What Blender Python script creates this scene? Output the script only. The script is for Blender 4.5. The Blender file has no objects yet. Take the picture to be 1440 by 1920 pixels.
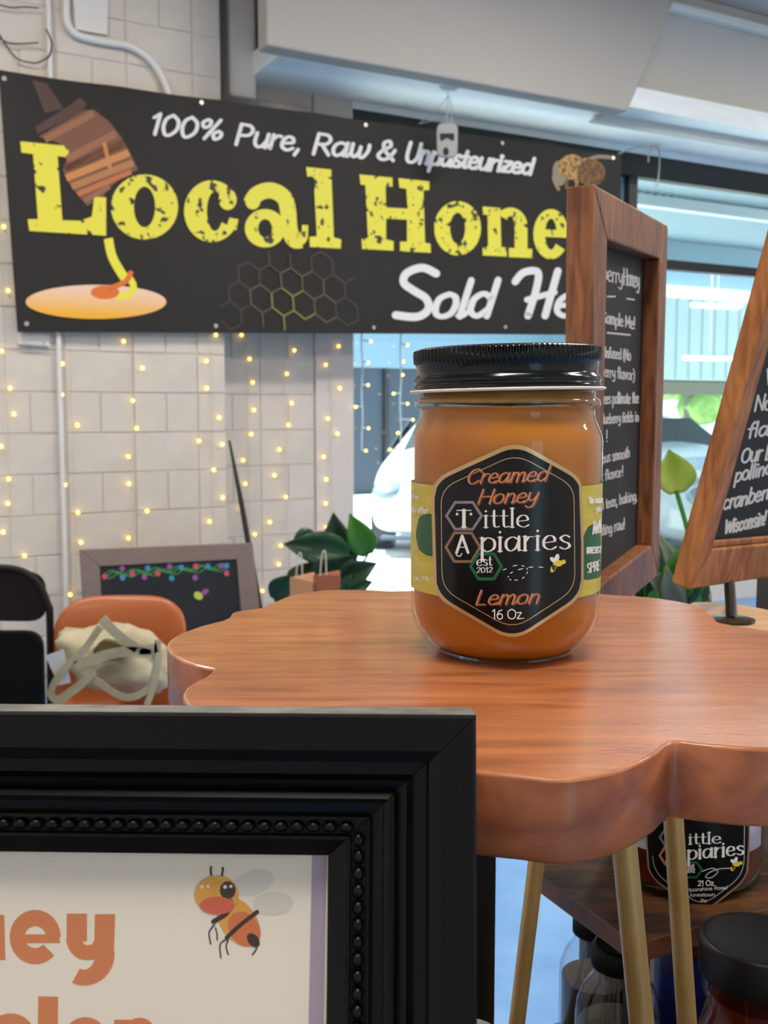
import bpy, bmesh, math, random
from mathutils import Vector, Matrix, noise
from math import sin, cos, pi, radians, atan, tan, sqrt, atan2
random.seed(7)
SC = bpy.context.scene
COL = SC.collection

# ------------------------------------------------------------------ camera, world, sun, room lights, exposure
EZ = 1.42                      # eye height over the floor
F = 1950.0                     # focal length in pixels of the 1440 x 1920 frame
PITCH = atan(190 / F)
cam = bpy.data.cameras.new('camera')
cam.sensor_fit = 'AUTO'; cam.sensor_width = 36; cam.lens = 36 * F / 1920
cam.clip_start = 0.01; cam.clip_end = 200
cam.dof.use_dof = True; cam.dof.focus_distance = 0.415; cam.dof.aperture_fstop = 30
cam_o = bpy.data.objects.new('camera', cam); COL.objects.link(cam_o)
cam_o.location = (0, 0, EZ); cam_o.rotation_euler = (pi / 2 - PITCH, 0, 0)
SC.camera = cam_o
SC.view_settings.view_transform = 'Standard'; SC.view_settings.look = 'None'
SC.view_settings.gamma = 1; SC.view_settings.use_curve_mapping = False
SC.view_settings.exposure = 0.0
SC.cycles.use_denoising = True
SC.cycles.max_bounces = 10; SC.cycles.transparent_max_bounces = 16
SC.cycles.sample_clamp_indirect = 6

world = bpy.data.worlds.new('sky'); SC.world = world; world.use_nodes = True
bg = world.node_tree.nodes['Background']
bg.inputs[0].default_value = (0.66, 0.86, 1.0, 1); bg.inputs[1].default_value = 2.2

WD = Vector((cos(radians(29)), sin(radians(29)), 0))       # along the back wall, to the right
WN = Vector((sin(radians(29)), -cos(radians(29)), 0))      # out of the back wall, into the room
def lamp(name, kind, loc, energy, color, size=None, size_y=None, aim=None):
    l = bpy.data.lights.new(name, kind); l.energy = energy; l.color = color
    if kind == 'AREA':
        l.shape = 'RECTANGLE'; l.size = size; l.size_y = size_y or size
    o = bpy.data.objects.new(name, l); COL.objects.link(o); o.location = loc
    if aim is not None:
        o.rotation_euler = (Vector(aim) - Vector(loc)).to_track_quat('-Z', 'Y').to_euler()
    return o
sun = lamp('sun', 'SUN', (4, 10, 12), 20, (1, .97, .92), aim=Vector((4, 10, 12)) + Vector((.3, .14, -1)))
sun.data.angle = radians(1)

# ------------------------------------------------------------------ helpers
def ray(px, py):
    x = (px - 720) / F; u = (960 - py) / F
    return Vector((x, cos(PITCH) + u * sin(PITCH), -sin(PITCH) + u * cos(PITCH)))
EYE = Vector((0, 0, EZ))
def P(px, py, Y):
    d = ray(px, py); return EYE + d * (Y / d.y)
def G(px, py, z):
    d = ray(px, py); return EYE + d * ((z - EZ) / d.z)
def plane(p0, n):
    p0 = Vector(p0); n = Vector(n).normalized()
    if n.dot(EYE - p0) < 0: n = -n
    def f(px, py, lift=0.0):
        d = ray(px, py); q = p0 + n * lift
        return EYE + d * ((q - EYE).dot(n) / d.dot(n))
    f.n = n; f.p0 = p0
    return f
def cyl(cx, cy, R):
    def f(px, py, lift=0.0):
        d = ray(px, py); r = R + lift
        a = d.x ** 2 + d.y ** 2; b = -2 * (d.x * cx + d.y * cy); c = cx * cx + cy * cy - r * r
        D = b * b - 4 * a * c
        t = (-b - sqrt(D)) / (2 * a) if D > 0 else -b / (2 * a)
        return EYE + d * t
    f.sub = 5
    return f
def lin(c):
    return tuple(((v / 255) / 12.92 if v / 255 <= .04045 else ((v / 255 + .055) / 1.055) ** 2.4) for v in c)

MATS = {}
def mat(name, rgb, rough=.5, metal=0, coat=0, emit=None, es=0, rgb2=None, scale=20, stretch=(1, 1, 1), mixlo=.35, mixhi=.65,
        bump=0, bscale=200, sss=0, sssr=(1, .4, .1), ssss=.01, spec=.5, detail=3, transl=0, distort=0):
    m = bpy.data.materials.new(name); m.use_nodes = True
    nt = m.node_tree; b = nt.nodes['Principled BSDF']
    c = lin(rgb)
    b.inputs['Base Color'].default_value = (*c, 1); b.inputs['Roughness'].default_value = rough
    b.inputs['Metallic'].default_value = metal; b.inputs['Coat Weight'].default_value = coat
    b.inputs['Coat Roughness'].default_value = .05
    b.inputs['Specular IOR Level'].default_value = spec
    if sss:
        b.inputs['Subsurface Weight'].default_value = sss; b.inputs['Subsurface Radius'].default_value = sssr
        b.inputs['Subsurface Scale'].default_value = ssss
    if emit:
        b.inputs['Emission Color'].default_value = (*lin(emit), 1); b.inputs['Emission Strength'].default_value = es
    if rgb2 or bump:
        tc = nt.nodes.new('ShaderNodeTexCoord'); mp = nt.nodes.new('ShaderNodeMapping')
        nt.links.new(tc.outputs['Object'], mp.inputs[0]); mp.inputs['Scale'].default_value = stretch
    if rgb2:
        n = nt.nodes.new('ShaderNodeTexNoise'); n.inputs['Scale'].default_value = scale; n.inputs['Detail'].default_value = detail
        n.inputs['Distortion'].default_value = distort
        r = nt.nodes.new('ShaderNodeValToRGB')
        r.color_ramp.elements[0].position = mixlo; r.color_ramp.elements[0].color = (*c, 1)
        r.color_ramp.elements[1].position = mixhi; r.color_ramp.elements[1].color = (*lin(rgb2), 1)
        nt.links.new(mp.outputs[0], n.inputs['Vector']); nt.links.new(n.outputs['Fac'], r.inputs[0])
        nt.links.new(r.outputs[0], b.inputs['Base Color'])
    if bump:
        n2 = nt.nodes.new('ShaderNodeTexNoise'); n2.inputs['Scale'].default_value = bscale; n2.inputs['Detail'].default_value = 4
        bp = nt.nodes.new('ShaderNodeBump'); bp.inputs['Strength'].default_value = bump; bp.inputs['Distance'].default_value = .002
        nt.links.new(mp.outputs[0], n2.inputs['Vector']); nt.links.new(n2.outputs['Fac'], bp.inputs['Height'])
        nt.links.new(bp.outputs[0], b.inputs['Normal'])
    if transl:
        t = nt.nodes.new('ShaderNodeBsdfTranslucent'); t.inputs[0].default_value = (*lin(rgb2 or rgb), 1)
        mx = nt.nodes.new('ShaderNodeMixShader'); mx.inputs[0].default_value = transl
        out = nt.nodes['Material Output']
        nt.links.new(b.outputs[0], mx.inputs[1]); nt.links.new(t.outputs[0], mx.inputs[2]); nt.links.new(mx.outputs[0], out.inputs[0])
    MATS[name] = m
    return m
def glass_mat(name, tint=(1, 1, 1), ior=1.45, rough=.02, base=0.0):
    """clear glass: what is behind it, tinted, under a Fresnel reflection"""
    m = bpy.data.materials.new(name); m.use_nodes = True; nt = m.node_tree; nt.nodes.clear()
    o = nt.nodes.new('ShaderNodeOutputMaterial'); t = nt.nodes.new('ShaderNodeBsdfTransparent'); g = nt.nodes.new('ShaderNodeBsdfGlossy')
    fr = nt.nodes.new('ShaderNodeFresnel'); fr.inputs[0].default_value = ior; mx = nt.nodes.new('ShaderNodeMixShader')
    t.inputs[0].default_value = (*tint, 1); g.inputs['Roughness'].default_value = rough
    ge = nt.nodes.new('ShaderNodeNewGeometry'); mr = nt.nodes.new('ShaderNodeMapRange')
    mr.inputs[3].default_value = ior; mr.inputs[4].default_value = 1 / ior
    nt.links.new(ge.outputs['Backfacing'], mr.inputs[0]); nt.links.new(mr.outputs[0], fr.inputs[0])
    nt.links.new(fr.outputs[0], mx.inputs[0]); nt.links.new(t.outputs[0], mx.inputs[1]); nt.links.new(g.outputs[0], mx.inputs[2])
    nt.links.new(mx.outputs[0], o.inputs[0]); MATS[name] = m
    return m
def two_tone(name, a, b, axis, lo, hi, rough=.45, emit=0, noise_amt=0, nscale=20):
    """a printed colour blend along one object axis (printed ink, not light)"""
    m = bpy.data.materials.new(name); m.use_nodes = True; nt = m.node_tree; p = nt.nodes['Principled BSDF']
    tc = nt.nodes.new('ShaderNodeTexCoord'); sp = nt.nodes.new('ShaderNodeSeparateXYZ'); mr = nt.nodes.new('ShaderNodeMapRange')
    mr.inputs[1].default_value = lo; mr.inputs[2].default_value = hi
    r = nt.nodes.new('ShaderNodeValToRGB'); r.color_ramp.elements[0].color = (*lin(a), 1); r.color_ramp.elements[1].color = (*lin(b), 1)
    nt.links.new(tc.outputs['Object'], sp.inputs[0]); nt.links.new(sp.outputs['XYZ'.index(axis)], mr.inputs[0])
    nt.links.new(mr.outputs[0], r.inputs[0]); nt.links.new(r.outputs[0], p.inputs['Base Color']); p.inputs['Roughness'].default_value = rough
    MATS[name] = m
    return m

class MB:
    def __init__(s): s.v = []; s.f = []; s.m = []
    def add(s, vs, fs, mi=0):
        n = len(s.v); s.v += [tuple(v) for v in vs]; s.f += [tuple(i + n for i in f) for f in fs]; s.m += [mi] * len(fs); return s
    def hexa(s, b, t, mi=0):
        """two quads (lists of 4 points) joined to a solid"""
        return s.add(list(b) + list(t), [(3, 2, 1, 0), (4, 5, 6, 7), (0, 1, 5, 4), (1, 2, 6, 5), (2, 3, 7, 6), (3, 0, 4, 7)], mi)
    def box(s, c, e1, e2, e3, mi=0):
        c, e1, e2, e3 = map(Vector, (c, e1, e2, e3)); b = [c - e1 - e2 - e3, c + e1 - e2 - e3, c + e1 + e2 - e3, c - e1 + e2 - e3]
        return s.hexa(b, [p + e3 * 2 for p in b], mi)
    def abox(s, x0, x1, y0, y1, z0, z1, mi=0):
        return s.box(((x0 + x1) / 2, (y0 + y1) / 2, (z0 + z1) / 2), ((x1 - x0) / 2, 0, 0), (0, (y1 - y0) / 2, 0), (0, 0, (z1 - z0) / 2), mi)
    def prism(s, poly, off, mi=0):
        n = len(poly); off = Vector(off)
        vs = [Vector(p) for p in poly]; vs2 = [v + off for v in vs]
        return s.add(vs + vs2, [tuple(range(n))[::-1], tuple(range(n, 2 * n))] + [(i, (i + 1) % n, n + (i + 1) % n, n + i) for i in range(n)], mi)
    def tube(s, pts, r, seg=10, mi=0, cap=True, flat=1.0):
        pts = [Vector(p) for p in pts]; n = len(pts); rs = r if isinstance(r, (list, tuple)) else [r] * n
        a = None; rings = []
        for i, p in enumerate(pts):
            d = (pts[min(i + 1, n - 1)] - pts[max(i - 1, 0)]).normalized()
            if a is None:
                a = d.cross(Vector((0, 0, 1)))
                if a.length < .05: a = d.cross(Vector((0, 1, 0)))
            a = (a - d * a.dot(d)).normalized(); b = d.cross(a)
            rings.append([p + a * cos(2 * pi * k / seg) * rs[i] + b * sin(2 * pi * k / seg) * rs[i] * flat for k in range(seg)])
        vs = [v for g in rings for v in g]; fs = []
        for i in range(n - 1):
            for k in range(seg):
                fs.append((i * seg + k, i * seg + (k + 1) % seg, (i + 1) * seg + (k + 1) % seg, (i + 1) * seg + k))
        if cap: fs += [tuple(range(seg))[::-1], tuple((n - 1) * seg + k for k in range(seg))]
        return s.add(vs, fs, mi)
    def lathe(s, prof, seg=48, c=(0, 0, 0), mi=0, wob=None, close=False):
        c = Vector(c); n = len(prof); vs = []; fs = []
        for i, (r, z) in enumerate(prof):
            for k in range(seg):
                rr = r + (wob(i, k) if wob else 0)
                vs.append(c + Vector((rr * cos(2 * pi * k / seg), rr * sin(2 * pi * k / seg), z)))
        for i in range(n - 1):
            for k in range(seg):
                fs.append((i * seg + k, i * seg + (k + 1) % seg, (i + 1) * seg + (k + 1) % seg, (i + 1) * seg + k))
        if close: fs += [tuple(range(seg))[::-1], tuple((n - 1) * seg + k for k in range(seg))]
        return s.add(vs, fs, mi)
    def ball(s, c, r, seg=10, rings=6, ax=None, mi=0):
        c = Vector(c); r = r if isinstance(r, (tuple, list)) else (r, r, r); ax = ax or (Vector((1, 0, 0)), Vector((0, 1, 0)), Vector((0, 0, 1)))
        vs = [c - ax[2] * r[2]]; fs = []
        for i in range(1, rings):
            t = -pi / 2 + pi * i / rings
            for k in range(seg):
                q = 2 * pi * k / seg; vs.append(c + ax[0] * r[0] * cos(t) * cos(q) + ax[1] * r[1] * cos(t) * sin(q) + ax[2] * r[2] * sin(t))
        vs.append(c + ax[2] * r[2]); L = len(vs) - 1
        for k in range(seg):
            fs.append((0, 1 + (k + 1) % seg, 1 + k)); fs.append((L, L - seg + k, L - seg + (k + 1) % seg))
        for i in range(rings - 2):
            for k in range(seg):
                a = 1 + i * seg; fs.append((a + k, a + (k + 1) % seg, a + seg + (k + 1) % seg, a + seg + k))
        return s.add(vs, fs, mi)
    def build(s, name, m, parent=None, smooth=False, bevel=0, o=None, seg=2, angle=40):
        me = bpy.data.meshes.new(name); 
        org = Vector(o) if o is not None else Vector((0, 0, 0))
        base = org
        me.from_pydata([tuple(Vector(v) - base) for v in s.v], [], s.f)
        for mm in (m if isinstance(m, (list, tuple)) else [m]): me.materials.append(mm)
        me.polygons.foreach_set('material_index', s.m)
        bm = bmesh.new(); bm.from_mesh(me); bmesh.ops.recalc_face_normals(bm, faces=bm.faces); bm.to_mesh(me); bm.free()
        if smooth:
            me.polygons.foreach_set('use_smooth', [True] * len(me.polygons))
            if smooth != 'all': me.set_sharp_from_angle(angle=radians(angle))
        me.update()
        ob = bpy.data.objects.new(name, me); COL.objects.link(ob); ob.location = org
        if parent is not None: attach(ob, parent)
        if bevel:
            b = ob.modifiers.new('bevel', 'BEVEL'); b.width = bevel; b.segments = seg; b.limit_method = 'ANGLE'; b.angle_limit = radians(35)
        return ob
WM = {}
def wmat(o):
    m = Matrix.LocRotScale(o.location, o.rotation_euler, o.scale)
    return (wmat(o.parent) @ m) if o.parent else m
def attach(ob, parent):
    ob.parent = parent
    ob.location = ob.location - wmat(parent).to_translation()
def tag(o, label=None, cat=None, group=None, kind=None):
    if label: o['label'] = label
    if cat: o['category'] = cat
    if group: o['group'] = group
    if kind: o['kind'] = kind
    return o
def thing(name, label, cat, loc=(0, 0, 0), group=None):
    o = bpy.data.objects.new(name, None); COL.objects.link(o); o.location = loc; o.empty_display_size = .05
    return tag(o, label, cat, group)
def copy_part(src, parent, loc):
    c = src.copy(); COL.objects.link(c); c.parent = parent; c.location = Vector(loc) - wmat(parent).to_translation()
    return c

# ---- flat lettering and drawing: strokes laid out flat, then projected onto the surface that carries them
def spline(pts, k=6):
    if len(pts) < 3: return pts
    out = []; n = len(pts)
    for i in range(n - 1):
        p0, p1, p2, p3 = pts[max(i - 1, 0)], pts[i], pts[i + 1], pts[min(i + 2, n - 1)]
        for j in range(k):
            t = j / k
            out.append(tuple(.5 * ((2 * b) + (c - a) * t + (2 * a - 5 * b + 4 * c - d) * t * t + (-a + 3 * b - 3 * c + d) * t ** 3)
                             for a, b, c, d in zip(p0, p1, p2, p3)))
    out.append(tuple(pts[-1])); return out
class Ink:
    """flat print on a surface given by surf(px, py, lift)"""
    def __init__(s, surf, lift=.0002, step=1e-5, sub=None):
        s.surf = surf; s.lift = lift; s.mb = MB(); s.step = step; s.n = 0; s.sub = sub or getattr(surf, 'sub', None)
    def bump(s): s.n = (s.n + 1) % 7; return s.n * s.step
    def poly(s, pts, lift=0, mi=0):
        lift += s.bump(); vs = [s.surf(x, y, s.lift + lift) for x, y in pts]
        # ear-clip by bmesh's own n-gon triangulation at render time
        s.mb.add(vs, [tuple(range(len(vs)))], mi); return s
    def line(s, pts, w, contrast=1.0, cap=True, mi=0, smooth=True, lift=0, closed=False, taper=None):
        p = spline(list(pts)) if smooth else list(pts)
        if s.sub:
            r = [p[0]]
            for a in p[1:]:
                b = r[-1]; m = int(math.hypot(a[0] - b[0], a[1] - b[1]) / s.sub) + 1
                r += [(b[0] + (a[0] - b[0]) * j / m, b[1] + (a[1] - b[1]) * j / m) for j in range(1, m + 1)]
            p = r
        lift += s.bump()
        q = [p[0]]
        for a in p[1:]:
            if (a[0] - q[-1][0]) ** 2 + (a[1] - q[-1][1]) ** 2 > 1e-4: q.append(a)
        p = q
        if len(p) < 2: return s
        n = len(p); L = []; R = []; ws = []
        for i in range(n):
            a = p[max(i - 1, 0)]; b = p[min(i + 1, n - 1)]
            dx, dy = b[0] - a[0], b[1] - a[1]; l = math.hypot(dx, dy) or 1; dx /= l; dy /= l
            ww = w * (contrast + (1 - contrast) * abs(dy) ** 1.3) / 2
            if taper: ww *= taper(i / (n - 1))
            if 0 < i < n - 1 and not smooth:
                ax, ay = p[i][0] - a[0], p[i][1] - a[1]; la = math.hypot(ax, ay) or 1
                c = (ax * dx + ay * dy) / la; ww /= max(c, .5)
            L.append((p[i][0] - dy * ww, p[i][1] + dx * ww)); R.append((p[i][0] + dy * ww, p[i][1] - dx * ww)); ws.append(ww)
        vs = [s.surf(x, y, s.lift + lift) for x, y in L] + [s.surf(x, y, s.lift + lift) for x, y in R]
        s.mb.add(vs, [(i, i + 1, n + i + 1, n + i) for i in range(n - 1)], mi)
        if cap:
            for i in (0, -1):
                s.dot(p[i][0], p[i][1], ws[i], mi=mi, lift=lift, k=10)
        return s
    def dot(s, x, y, r, ry=None, mi=0, lift=0, k=16, rot=0):
        ry = ry or r
        return s.poly([(x + cos(t) * r * cos(rot) - sin(t) * ry * sin(rot), y + cos(t) * r * sin(rot) + sin(t) * ry * cos(rot))
                       for t in [2 * pi * i / k for i in range(k)]], lift, mi)
    def ring(s, x, y, rx, ry, ix, iy, a0=0, a1=360, k=36, mi=0, ox=0, oy=0):
        n = k + 1; o = []; i_ = []
        for j in range(n):
            t = radians(a0 + (a1 - a0) * j / k)
            o.append((x + rx * cos(t), y - ry * sin(t))); i_.append((x + ox + ix * cos(t), y + oy - iy * sin(t)))
        l_ = s.bump(); vs = [s.surf(a, b, s.lift + l_) for a, b in o + i_]
        s.mb.add(vs, [(j, j + 1, n + j + 1, n + j) for j in range(k)], mi); return s
    def build(s, name, m, parent=None):
        return s.mb.build(name, m, parent)

def S(t): return [tuple(float(c) for c in q.split(',')) for q in t.split()]
A_ = '.74,.8 .45,1 .14,.78 .1,.3 .32,0 .6,.2 .74,.6'
GL = {   # advance, smooth strokes, straight strokes, dots ; x-height = 1
 'a': (.95, [A_], ['.77,1 .77,.05 .95,.0'], []),
 'b': (.9, ['.14,.7 .42,1 .76,.78 .76,.25 .42,0 .14,.2'], ['.14,1.6 .14,0'], []),
 'c': (.82, ['.72,.82 .45,1 .14,.75 .12,.3 .42,0 .74,.18'], [], []),
 'd': (.95, ['.74,.75 .42,1 .12,.75 .12,.25 .42,0 .74,.3'], ['.77,1.6 .77,0'], []),
 'e': (.85, ['.12,.5 .4,.53 .68,.62 .6,.93 .35,1 .12,.7 .14,.22 .45,0 .75,.18'], [], []),
 'f': (.58, ['.68,1.42 .5,1.6 .3,1.35 .26,.7 .26,0'], ['.02,.95 .56,.95'], []),
 'g': (.92, [A_, '.77,.9 .77,0 .65,-.42 .35,-.5 .1,-.36'], [], []),
 'h': (.88, ['.14,.65 .42,1 .66,.85 .7,.4 .7,0'], ['.14,1.6 .14,0'], []),
 'i': (.4, [], ['.18,1 .18,0'], [(.18, 1.38)]),
 'j': (.4, ['.2,1 .2,-.2 .0,-.5'], [], [(.2, 1.38)]),
 'k': (.8, [], ['.14,1.6 .14,0', '.66,1 .16,.45', '.3,.6 .7,0'], []),
 'l': (.38, [], ['.18,1.6 .18,0'], []),
 'm': (1.32, ['.14,.65 .38,1 .58,.85 .62,.4 .62,0', '.62,.65 .88,1 1.08,.85 1.12,.4 1.12,0'], ['.14,1 .14,0'], []),
 'n': (.88, ['.14,.65 .42,1 .66,.85 .7,.4 .7,0'], ['.14,1 .14,0'], []),
 'o': (.9, ['.45,1 .16,.82 .1,.45 .2,.12 .45,0 .72,.14 .8,.5 .7,.86 .45,1'], [], []),
 'p': (.9, ['.14,.7 .42,1 .76,.78 .76,.25 .42,0 .14,.2'], ['.14,1 .14,-.55'], []),
 'r': (.62, ['.14,.6 .35,.95 .6,.95'], ['.14,1 .14,0'], []),
 's': (.72, ['.6,.86 .38,1 .14,.8 .3,.55 .52,.42 .6,.18 .36,0 .1,.14'], [], []),
 't': (.55, ['.25,1.4 .25,.3 .35,.02 .55,.08'], ['.04,.97 .5,.97'], []),
 'u': (.9, ['.12,1 .12,.35 .3,.02 .55,.08 .74,.5'], ['.76,1 .76,0'], []),
 'v': (.78, [], ['.08,1 .38,0 .7,1'], []),
 'w': (1.1, ['.1,1 .14,.25 .35,.02 .55,.4 .56,.8', '.56,.6 .6,.1 .8,.0 1.0,.5 1.0,1'], [], []),
 'y': (.85, ['.1,1 .12,.5 .3,.2 .55,.3 .72,.7', '.74,1 .72,.2 .6,-.4 .3,-.52 .08,-.36'], [], []),
 'z': (.76, [], ['.1,.97 .66,.97 .1,.03 .7,.03'], []),
 'A': (1.15, [], ['.08,0 .55,1.5 1.05,0', '.26,.5 .88,.5'], []),
 'B': (1.0, ['.14,1.5 .7,1.4 .72,.95 .16,.8 .8,.65 .85,.1 .14,0'], ['.14,1.5 .14,0'], []),
 'C': (1.1, ['1.0,1.2 .72,1.5 .3,1.35 .1,.75 .3,.12 .7,0 1.02,.3'], [], []),
 'D': (1.15, ['.14,1.5 .7,1.45 1.0,.9 .85,.2 .14,0'], ['.14,1.5 .14,0'], []),
 'E': (.95, [], ['.82,1.48 .14,1.48 .14,.02 .84,.02', '.14,.78 .72,.78'], []),
 'G': (1.15, ['1.0,1.25 .72,1.5 .3,1.35 .1,.75 .3,.12 .7,0 1.02,.25 1.02,.7'], ['.7,.7 1.05,.7'], []),
 'H': (1.15, [], ['.14,1.5 .14,0', '1.0,1.5 1.0,0', '.14,.76 1.0,.76'], []),
 'I': (.42, [], ['.2,1.5 .2,0'], []),
 'J': (.8, ['.6,1.5 .6,.4 .4,0 .1,.2'], [], []),
 'L': (.9, [], ['.14,1.5 .14,.02 .82,.02'], []),
 'M': (1.35, [], ['.12,0 .16,1.5 .66,.4 1.16,1.5 1.2,0'], []),
 'N': (1.15, [], ['.14,0 .14,1.5 1.0,0 1.0,1.5'], []),
 'O': (1.25, ['.62,1.5 .22,1.25 .1,.75 .22,.22 .62,0 1.02,.22 1.14,.75 1.02,1.25 .62,1.5'], [], []),
 'P': (1.0, ['.14,1.5 .65,1.45 .85,1.1 .65,.75 .14,.7'], ['.14,1.5 .14,0'], []),
 'R': (1.05, ['.14,1.5 .65,1.45 .85,1.1 .65,.78 .16,.75'], ['.14,1.5 .14,0', '.45,.75 .95,0'], []),
 'S': (1.0, ['.86,1.25 .55,1.5 .2,1.3 .22,.95 .6,.7 .86,.4 .6,.02 .12,.2'], [], []),
 'T': (1.05, [], ['.05,1.48 1.0,1.48', '.52,1.48 .52,0'], []),
 'U': (1.15, ['.14,1.5 .14,.5 .35,.05 .75,.05 1.0,.5 1.0,1.5'], [], []),
 'W': (1.6, [], ['.08,1.5 .42,0 .8,1.2 1.15,0 1.5,1.5'], []),
 '0': (1.0, ['.48,1.5 .18,1.2 .12,.6 .3,.05 .55,.02 .85,.45 .82,1.1 .48,1.5'], [], []),
 '1': (.6, [], ['.1,1.2 .38,1.5 .38,0'], []),
 '2': (.95, ['.14,1.2 .4,1.5 .78,1.35 .75,.9 .12,.04'], ['.12,.04 .85,.04'], []),
 '6': (.95, ['.75,1.4 .35,1.2 .12,.5 .35,.02 .75,.1 .8,.6 .5,.85 .16,.6'], [], []),
 '%': (1.4, ['.35,1.45 .12,1.2 .25,.85 .5,1.0 .52,1.35 .35,1.45', '1.05,.65 .82,.4 .95,.02 1.2,.2 1.22,.5 1.05,.65'], ['1.0,1.5 .4,0'], []),
 '&': (1.25, ['1.1,.8 .85,.2 .45,.0 .14,.3 .35,.75 .75,1.1 .6,1.5 .3,1.3 .5,.7 1.15,.0'], [], []),
 ',': (.35, [], ['.2,.12 .08,-.3'], []), '.': (.35, [], [], [(.18, .06)]), '!': (.4, [], ['.2,1.6 .18,.45'], [(.18, .06)]),
 '(': (.45, ['.4,1.65 .12,1.0 .14,.2 .42,-.3'], [], []), ')': (.45, ['.1,1.65 .36,1.0 .34,.2 .06,-.3'], [], []),
 "'": (.3, [], ['.15,1.6 .12,1.25'], []), ' ': (.5, [], [], []),
 '/': (.5, [], ['.1,.2 .3,1.0'], []),
}
SERIF = set('bdfhiklmnprtuHILMNPRTWAE1')
def text(ink, s, p0, p1, xh, w, slant=0, contrast=1.0, serif=0, jitter=0, mi=0, cap=True, xh1=None, lift=0, track=0, tall=1.0, join=False):
    tot = sum(GL[c][0] + track for c in s); x = 0; xh1 = xh1 or xh
    rnd = random.Random(sum(map(ord, s)))
    def M(gx, gy):
        t = gx / tot; h = xh + (xh1 - xh) * t
        g = gy if gy <= 1 else 1 + (gy - 1) * tall
        return (p0[0] + (p1[0] - p0[0]) * t + slant * g * h, p0[1] + (p1[1] - p0[1]) * t - g * h)
    for k_, ch in enumerate(s):
        adv, sm, st, dots = GL[ch]; jy = rnd.uniform(-1, 1) * jitter; js = 1 + rnd.uniform(-1, 1) * jitter
        for q in sm:
            pts = [(x + a, b * js + jy) for a, b in spline(S(q))]
            ink.line([M(*p) for p in pts], w, contrast, cap, mi, smooth=False, lift=lift)
        for q in st:
            pts = [(x + a, b * js + jy) for a, b in S(q)]
            for a, b in zip(pts[:-1], pts[1:]):
                ink.line([M(*a), M(*b)], w, contrast, cap, mi, smooth=False, lift=lift)
            if serif and ch in SERIF:
                for e in (pts[0], pts[-1]):
                    nb = pts[1] if e is pts[0] else pts[-2]
                    if abs(e[0] - nb[0]) < .3 * abs(e[1] - nb[1]):
                        a, b = M(e[0] - serif, e[1]), M(e[0] + serif, e[1])
                        ink.line([a, b], w * .32, 1, False, mi, smooth=False, lift=lift)
        if join and ch not in 'ovwr' and ch.islower() and k_ + 1 < len(s) and s[k_ + 1].islower():
            pts = spline([(x + adv - .3, .02), (x + adv - .12, .0), (x + adv + .04, .2), (x + adv + .14, .5)])
            ink.line([M(*p) for p in pts], w * .75, contrast, cap, mi, smooth=False, lift=lift)
        for a, b in dots:
            q = M(x + a, (b + (.12 if b > 1 and tall < 1 else 0)) + jy); ink.dot(q[0], q[1], w * (.62 if contrast > .5 else .45), mi=mi, lift=lift, k=10)
        x += adv + track
    return ink

# ------------------------------------------------------------------ materials
mat('wall_paint', (214, 207, 200), .55, bump=.25, bscale=60)
mat('mortar_paint', (206, 198, 188), .7)
mat('block_paint', (212, 202, 190), .5, rgb2=(204, 195, 184), scale=6, bump=.35, bscale=90)
mat('pilaster_paint', (208, 198, 190), .6)
mat('ceiling_paint', (196, 192, 184), .8)
mat('bulkhead_paint', (176, 171, 163), .8)
mat('panel_paint', (196, 194, 188), .8)
mat('rough_white', (240, 246, 246), .75, rgb2=(232, 240, 242), scale=5, stretch=(1, 1, 6), bump=1, bscale=18)
mat('floor_blue', (108, 154, 208), .35, rgb2=(126, 170, 220), scale=5, bump=.1)  # bluish daylight on the concrete floor is put into this colour
mat('black_alu', (22, 25, 27), .4)
mat('pavement', (205, 205, 200), .9, rgb2=(190, 190, 186), scale=3)
mat('fascia', (158, 180, 182), .6)
mat('fascia2', (120, 150, 170), .6)
mat('dark_store', (52, 66, 82), .35)
mat('olive', (96, 98, 84), .8)
mat('white_trim', (225, 230, 230), .5)
mat('deck', (150, 178, 190), .5)
mat('foliage', (86, 130, 60), .8, rgb2=(150, 190, 110), scale=2)
glass_mat('window_glass', (.93, .985, .99), 1.45, .0)
PL = Vector((-1.595, 5.14, EZ))
def wp(s, n, z): return PL + WD * s + WN * n + Vector((0, 0, z))       # wall coordinates, z from eye height
def wbox(mb, s0, s1, n0, n1, z0, z1, mi=0):
    return mb.hexa([wp(s0, n0, z0), wp(s1, n0, z0), wp(s1, n1, z0), wp(s0, n1, z0)],
                   [wp(s0, n0, z1), wp(s1, n0, z1), wp(s1, n1, z1), wp(s0, n1, z1)], mi)
def wplane(n): return plane(wp(0, n, 0), WN)
LW, RW = wplane(0), wplane(-.25)
def s_of(p): return (p - PL).dot(WD)
FL, CE = -EZ, 2.58
SJ = s_of(LW(425, 900)); SP0 = s_of(RW(590, 745)); SP1 = s_of(RW(660, 300))
def struct(name, mb, m, **k): return tag(mb.build(name, m, **k), kind='structure')

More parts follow.
